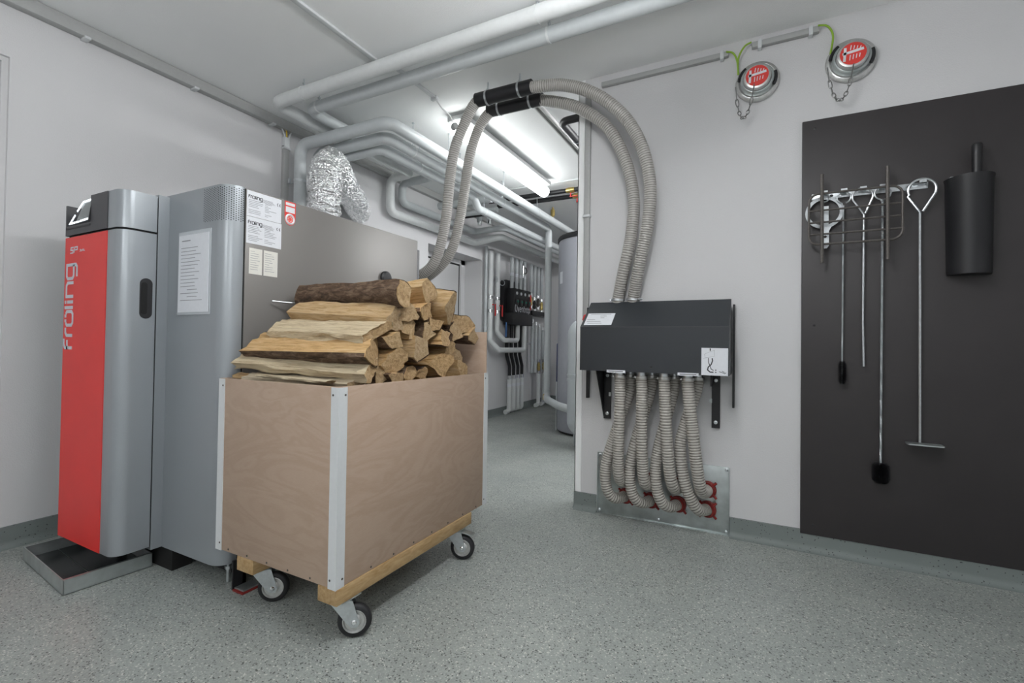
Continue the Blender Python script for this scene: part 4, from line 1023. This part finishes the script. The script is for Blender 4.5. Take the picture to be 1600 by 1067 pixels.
pD = pipe([(-3.30, 2.745, 1.6), (-3.30, 2.745, 2.69), (-2.535, 2.745, 2.69), (-2.54, 5.95, 2.69), (-2.54, 5.95, .40), (-2.37, 5.57, .39), (-2.10, 5.25, .375), (-1.80, 5.0, .36)], .046, 'pipe along the corridor ceiling dropping as a white column beside the tank', G1, fr=.08)
pE = pipe([(-3.24, 2.84, 1.6), (-3.24, 2.84, 2.66), (-2.67, 2.84, 2.66), (-2.665, 4.20, 2.665), (-2.665, 4.30, 2.555), (-2.66, 8.3, 2.555)], .042, 'third corridor pipe from the lamp with a step down halfway', G1, fr=.07)
for y in (3.35, 4.35, 5.2): hanger(pC, -2.386+.003*(y-3), y, 2.72, .046)
for y in (3.05, 3.75, 4.6): hanger(pD, -2.536, y, 2.69, .046)
for y in (3.3, 4.05): hanger(pE, -2.668, y, 2.663, .042)
hanger(pE, -2.664, 4.42, 2.555, .042)
for z in (2.42,): obj('wall_clip', MB().tube([(WL, 2.605, z), (-3.34, 2.605, z)], .005, 8).lathe((-3.34, 2.605, z-.01), (0, 0, 1), [(0, .046), (0, .049), (.02, .049), (.02, .046)], 20).bbox(-3.42, -3.40, 2.55, 2.57, z-.02, z+.02, .003), M['steel'], pC)
obj('drain_tap', MB().tube(fillet([(-2.54, 5.90, .42), (-2.52, 5.82, .42), (-2.52, 5.80, .36)], .02), .014, 10), M['brass'], pD)
obj('joint_ring', MB().lathe((-2.54, 5.95, .45), (0, 0, 1), [(0, .047), (0, .051), (.02, .051), (.02, .047)], 20), M['galv'], pD)
G2 = 'short cross pipes above the niche'
t = pipe([(WL, 4.75, 2.80), (-3.1, 4.75, 2.80), (-2.76, 4.75, 2.80)], .045, 'thick cross pipe from the left wall behind the hanging hoses', G2)
t = pipe([(-3.30, 4.82, 2.685), (-2.72, 4.82, 2.685)], .032, 'thin cross pipe below the thick one behind the hoses', G2)
t = pipe([(-3.34, 5.02, 2.71), (-3.02, 5.02, 2.71)], .020, 'short black pipe piece above the niche', G2, mt='black')
G3 = 'stub pipes ending in chrome fittings'
for x, y, z0, lb in ((-3.17, 5.15, 2.62, 'stub pipe with chrome end above the niche, nearer the camera'), (-3.06, 5.22, 2.64, 'stub pipe with chrome end above the niche, farther from the camera')):
    t = pipe([(x-.25, y, 2.80), (x, y, 2.80), (x, y, z0+.05)], .034, lb, G3, fr=.05)
    obj('fitting', MB().tube([(x, y, z0+.05), (x, y, z0)], .029, 16), M['chrome'], t)
# ---- pipes down the left wall behind the niche
def valve(parent, x, y, z, r, lever='redlever', body='brass'):
    v = obj('valve_body', MB().lathe((x, y, z-.075), (0, 0, 1), [(0, r*.55), (.02, r*.55), (.022, r*.8), (.05, r*.85), (.075, r*.7), (.1, r*.85), (.128, r*.8), (.13, r*.55), (.15, r*.55)], 14), M[body], parent)
    for s_ in (-.115, .085): obj('union_nut', MB().lathe((x, y, z+s_), (0, 0, 1), [(0, r*.92), (.045, r*.92)], 12), M['chrome'], v)
    if lever: obj('lever', MB().tube([(x+.02, y, z), (x+.06, y, z)], .009, 8).bbox(x+.055, x+.065, y-.014+.05, y+.014+.05, z-.16, z+.012, .003), M[lever], v)
G4 = 'pipes down the left corridor wall'
W1 = pipe([(-3.42, 5.89, 2.44), (-3.42, 5.89, 1.14), (-3.34, 6.03, 1.0), (-3.34, 6.86, 1.0), (-3.34, 6.86, 1.42)], .040, 'near wall pipe with red valve bending in a low U to the black pump box', G4, 'pipe_w', fr=.05)
W2 = pipe([(-3.42, 6.10, 2.44), (-3.42, 6.10, 1.27), (-3.36, 6.22, 1.15), (-3.36, 6.66, 1.15), (-3.36, 6.66, 1.42)], .037, 'second wall pipe with red valve bending in a short U to the black pump box', G4, 'pipe_w', fr=.05)
valve(W1, -3.42, 5.89, 1.66, .046); valve(W2, -3.42, 6.10, 1.66, .043)
for t, y in ((W1, 5.89), (W2, 6.10)):
    obj('dial', MB().ring((-3.375, y+.06, 2.03 if y < 6 else 2.01), (1, -.6, 0), .042, .006, 20, 6), M['steel'], t)
obj('blue_lever', MB().bbox(-3.33, -3.32, 6.20, 6.23, 1.20, 1.42, .003), M['bluelever'], W2)
t = pipe([(-3.45, 5.81, 2.5), (-3.45, 5.81, .2)], .022, 'slim riser at the near corner of the pipe wall', G4)
# pump box
pb = thing('pump_station', (-3.40, 6.75, 1.38), 'black insulated pump box with dials on the corridor wall', 'pump box')
obj('rear_shell', MB().prism(roundrect(6.34, 7.06, 1.45, 2.09, .06, 5), 'x', WL+.002, -3.44), M['black'], pb)
obj('front_shell', MB().bbox(-3.44, -3.30, 6.42, 7.02, 1.56, 1.96, .012), M['black'], pb)
obj('lower_shell', MB().bbox(-3.46, -3.285, 6.36, 7.07, 1.39, 1.575, .012), M['black'], pb)
for k in range(4):
    y = 6.50+k*.145
    obj('thermometer', MB().lathe((-3.30, y, 1.885), (1, 0, 0), [(0, .024), (.012, .024), (.014, .018)], 16), M['paper'], pb)
    p = obj('pump', MB().bbox(-3.30, -3.275, y-.035, y+.035, 1.70, 1.79, .01), M['anth'], pb)
    obj('pump_knob', MB().lathe((-3.275, y-.01, 1.755), (1, 0, 0), [(0, .018), (.012, .016)], 12), M['green'], p)
obj('red_strip', MB().bbox(-3.30, -3.29, 6.975, 7.015, 1.66, 1.90, .003), M['redlever'], pb)
b = MB(); O = (-3.299, 6.45, 1.60)
# white lettering on the box
def arc2(cx, cz, rx, rz, a0, a1, n=10): return [(cx+rx*math.cos(a0+(a1-a0)*k/n), cz+rz*math.sin(a0+(a1-a0)*k/n)) for k in range(n+1)]
def sb(p): b.stroke(p, .012, O, (0, 1, 0), (0, 0, 1))
sb(arc2(.035, .055, .033, .058, 0, 2*PI, 14))                                   # O
sb([(.085, .07), (.108, .0), (.131, .07)])                                      # v
sb([(.155, .038), (.205, .038)]); sb(arc2(.18, .035, .026, .035, 0, 1.8*PI, 12))  # e
sb([(.232, .0), (.232, .07)]); sb([(.232, .058), (.255, .07), (.275, .055), (.275, 0)])  # n
sb([(.312, .10), (.312, .015), (.332, .0)]); sb([(.295, .07), (.335, .07)])     # t
sb([(.362, .0), (.362, .07)]); sb([(.362, .05), (.385, .07)])                   # r
sb(arc2(.425, .035, .026, .035, 0, 2*PI, 12))                                   # o
sb([(.475, -.035), (.475, .07)]); sb(arc2(.50, .035, .025, .035, 0, 2*PI, 12))  # p
obj('box_lettering', b, M['paper'], pb)
for k, y in enumerate((6.52, 6.68, 6.83, 6.97)):
    t = pipe([(-3.40, y, 2.46), (-3.40, y, 1.955)], .031, '%s of four pale pipes entering the black pump box from above' % nth[k], 'pipes above the pump box')
    obj('sticker', MB().lathe((-3.40, y, 2.16), (0, 0, 1), [(0, .0316), (.05, .0316)], 16), M['paper'], t)
    if k == 2:
        obj('check_valve', MB().tube([(-3.36, y, 2.17), (-3.36, y, 2.36)], .022, 12), M['chrome'], t)
        obj('gauge_loop', MB().ring((-3.35, y+.07, 2.29), (1, 0, 0), .05, .008, 20, 6), M['darksteel'], t)
for k in range(4):
    y0, y1 = 6.42+k*.15, 6.50+k*.145
    t = pipe([(-3.42, y0, 1.40), (-3.42, y0, .92), (-3.42, y1+.02, .74), (-3.42, y1+.02, .60)], .027, '%s of four black insulated pipes below the pump box' % nth[k], 'black pipes below the pump box', mt='black', fr=.06)
    obj('fitting', MB().tube([(-3.42, y1+.02, .60), (-3.42, y1+.02, .54)], .030, 14), M['chrome'], t)
    pts = [(-3.42, y1+.02, .54), (-3.42, y1+.02, .045), (-3.42, y1-.10, .042)] if k == 0 else [(-3.42, y1+.02, .54), (-3.42, y1+.02, .045), (WL, y1+.02, .042)]
    t = pipe(pts, .036, '%s of four pale pipe ends standing on the corridor floor' % nth[k], 'pale pipe ends on the floor', 'pipe_w', fr=.05, loc=(-3.42, y1+.02, 0))
    obj('sticker', MB().lathe((-3.42, y1+.02, .42), (0, 0, 1), [(0, .0366), (.05, .0366)], 16), M['paper'], t)
far_l = ('fifth', 'sixth', 'seventh', 'eighth')
for k, y in enumerate((7.27, 7.42, 7.57, 7.72)):
    t = pipe([(-3.42, y, 2.46), (-3.42, y, 1.95-.04*(k % 2))], .030, '%s vertical pipe from the niche, above the far valves' % far_l[k], 'far vertical pipes')
    zz = 1.84-.05*(k % 2)
    valve(t, -3.42, y, zz-.02, .036, None, ('brass', 'black', 'darksteel', 'brass')[k])
    t = pipe([(-3.40, y+.03, 1.46-.04*k), (-3.40, y+.03, .75), (-3.40, y+.02, .60)], .029, '%s lower pipe section under the far valves' % far_l[k], 'far lower pipes', fr=.03)
    obj('wall_clip', MB().tube([(WL, y+.03, 1.1), (-3.40, y+.03, 1.1)], .006, 8).bbox(WL, WL+.006, y+.01, y+.05, 1.08, 1.12, .001), M['steel'], t)
    obj('fitting', MB().tube([(-3.40, y+.03, 1.46-.04*k), (-3.40, y+.03, 1.52-.04*k)], .026, 12), M['chrome'], t)
for k, y in enumerate((7.50, 7.72)):
    t = pipe([(-3.36, y, .58), (-3.36, y, .045), (-3.36, y-.12, .042)], .034, ('nearer', 'farther')[k]+' pale floor pipe with brass valve at the end of the pipe wall', 'far floor pipes', 'pipe_w', fr=.05, loc=(-3.36, y, 0))
    valve(t, -3.36, y, .70, .034, None, 'brass')
solo('cross_bar', MB().bbox(WL, -3.33, 7.15, 7.95, 1.58, 1.66, .01), M['black'], 'black crossbar holding the far valves on the wall', 'bracket')

# ---- tank and vessels
tk = thing('buffer_tank', (-1.80, 5.83, 0), 'tall round grey buffer tank behind the wall corner', 'tank')
obj('jacket', MB().lathe((-1.80, 5.83, .03), (0, 0, 1), [(0, .50), (2.37, .50), (2.39, .495)], 64), M['tank'], tk)
obj('lid', MB().lathe((-1.80, 5.83, 2.41), (0, 0, 1), [(0, .515), (.04, .515), (.06, .50), (.065, .3)], 64), M['black'], tk)
obj('foot_ring', MB().lathe((-1.80, 5.83, 0), (0, 0, 1), [(0, .48), (.03, .48)], 48), M['black'], tk)
b = MB()
for k in range(6):
    a0 = PI+.66+.03*k; a1 = a0+.03; pp = [(-1.80+.5015*math.cos(a), 5.83+.5015*math.sin(a)) for a in (a0, a1)]
    b.add([(pp[0][0], pp[0][1], 1.86), (pp[1][0], pp[1][1], 1.86), (pp[1][0], pp[1][1], 2.01), (pp[0][0], pp[0][1], 2.01)], [(0, 1, 2, 3)])
obj('tank_label', b, M['paper'], tk)
obj('seam_strip', MB().box(-2.275, -2.265, 5.63, 5.65, .0, .62), M['white'], tk)
vs_ = thing('expansion_vessel', (-1.56, 4.85, 0), 'pale grey standing expansion vessel in front of the tank', 'vessel')
prf = [(0, .05)]
for k in range(1, 9): a = PI/2*k/8; prf.append((.19-.19*math.cos(a), .25*math.sin(a)))
prf += [(.62, .25), (.62, .256), (.64, .256), (.645, .25), (.67, .25), (.67, .256), (.69, .256), (.695, .25), (1.12, .25)]
for k in range(1, 9): a = PI/2*k/8; prf.append((1.12+.19*math.sin(a), max(.25*math.cos(a), .01)))
obj('shell', MB().lathe((-1.56, 4.85, .10), (0, 0, 1), prf, 48), M['vessel'], vs_)
for k in range(3):
    a = PI*.93+k*2*PI/3; x, y = -1.56+.19*math.cos(a), 4.85+.19*math.sin(a)
    obj('leg', MB().bbox(x-.02, x+.02, y-.008, y+.008, 0, .22, .003), M['vessel'], vs_)
bv = thing('blue_vessel', (-2.83, 7.6, 0), 'blue vessel glimpsed between the white column and the tank', 'vessel')
obj('shell', MB().lathe((-2.83, 7.6, .25), (0, 0, 1), [(0, .05), (.03, .16), (.10, .22), (.85, .22), (.92, .16), (.95, .05)], 32), M['blue'], bv)
for k in range(3):
    a = k*2*PI/3; obj('leg', MB().box(-2.83+.15*math.cos(a)-.015, -2.83+.15*math.cos(a)+.015, 7.6+.15*math.sin(a)-.015, 7.6+.15*math.sin(a)+.015, 0, .36), M['blue'], bv)
# ---- dark pipes under the far ceiling
GD = 'black insulated pipes at the corridor ceiling'
for y, lb in ((5.02, 'near one of two black pipes crossing the corridor ceiling above the tank'), (5.24, 'far one of two black pipes crossing the corridor ceiling above the tank')):
    t = pipe([(.19, y, 2.86), (-2.2, y, 2.86), (-2.95, y, 2.86)], .026, lb, GD, 'black')
    obj('ball_valve', MB().lathe((-1.93, y, 2.86), (1, 0, 0), [(0, .029), (.03, .033), (.07, .033), (.10, .029)], 14), M['brass'], t)
    obj('lever', MB().tube([(-1.88, y, 2.83), (-1.88, y, 2.79)], .006, 8).bbox(-1.89, -1.72, y-.01, y+.01, 2.782, 2.79, .002), M['redlever'], t)
t = pipe([(-1.06, 3.42, 2.865), (-1.375, 3.44, 2.865), (-1.375, 4.6, 2.865)], .030, 'black insulated pipe bending by the corridor ceiling next to the wall corner', GD, 'black', fr=.06, loc=(-1.375, 3.44, 2.83))
obj('pipe_clip', MB().lathe((-1.375, 3.80, 2.865), (0, 1, 0), [(0, .031), (0, .034), (.014, .034), (.014, .031)], 18).tube([(-1.375, 3.807, 2.895), (-1.375, 3.807, CZ)], .004, 6), M['steel'], t)
duct('cable_duct', [(-2.9, .15, 4.86, 4.88, CZ-.02, CZ-.0005)], 'thin pale conduit crossing the far corridor ceiling', [(-1.75, -1.72, 4.852, 4.888, CZ-.025, CZ-.0005)], mt='white')
av = thing('air_vent', (-2.38, 5.70, 2.766), 'small brass air vent standing on the corridor pipe above the tank', 'air vent')
obj('body', MB().lathe((-2.38, 5.70, 2.766), (0, 0, 1), [(0, .012), (.02, .012), (.024, .028), (.09, .030), (.11, .020), (.115, .012), (.135, .012)], 16), M['brass'], av)
# ---- foil flue hose
ft = thing('foil_duct', (-2.62, 2.25, ZT), 'crumpled silver foil duct arching from the boiler top to the wall', 'air duct')
PTH = [(-2.62, 2.235, ZT), (-2.62, 2.235, 1.98), (-2.62, 2.24, 2.14), (-2.64, 2.27, 2.28), (-2.72, 2.38, 2.385), (-2.86, 2.56, 2.41), (-3.02, 2.76, 2.40), (-3.18, 3.0, 2.395), (-3.36, 3.24, 2.39), (-3.505, 3.42, 2.39)]
P = spline(PTH, .019); rn = random.Random(2); b = MB(); seg = 30
b.tube(P, [.105+(.006 if i % 2 else -.004)+rn.uniform(-.002, .002) for i in range(len(P))], seg, False)
for i, v in enumerate(b.v):
    c = P[i//seg]; d = (v-c).normalized(); b.v[i] = v+d*rn.uniform(-.007, .007)+Vector((rn.uniform(-1, 1), rn.uniform(-1, 1), rn.uniform(-1, 1)))*.004
obj('foil_skin', b, M['foil'], ft, 12)
obj('collar', MB().lathe((-2.62, 2.235, ZT), (0, 0, 1), [(0, .115), (.03, .112), (.03, .10)], 32), M['galv'], ft)
obj('wire_loop', MB().ring((-2.98, 2.3, ZT+.035), (.4, -.9, 0), .05, .003, 24, 6), M['steel'], bo)
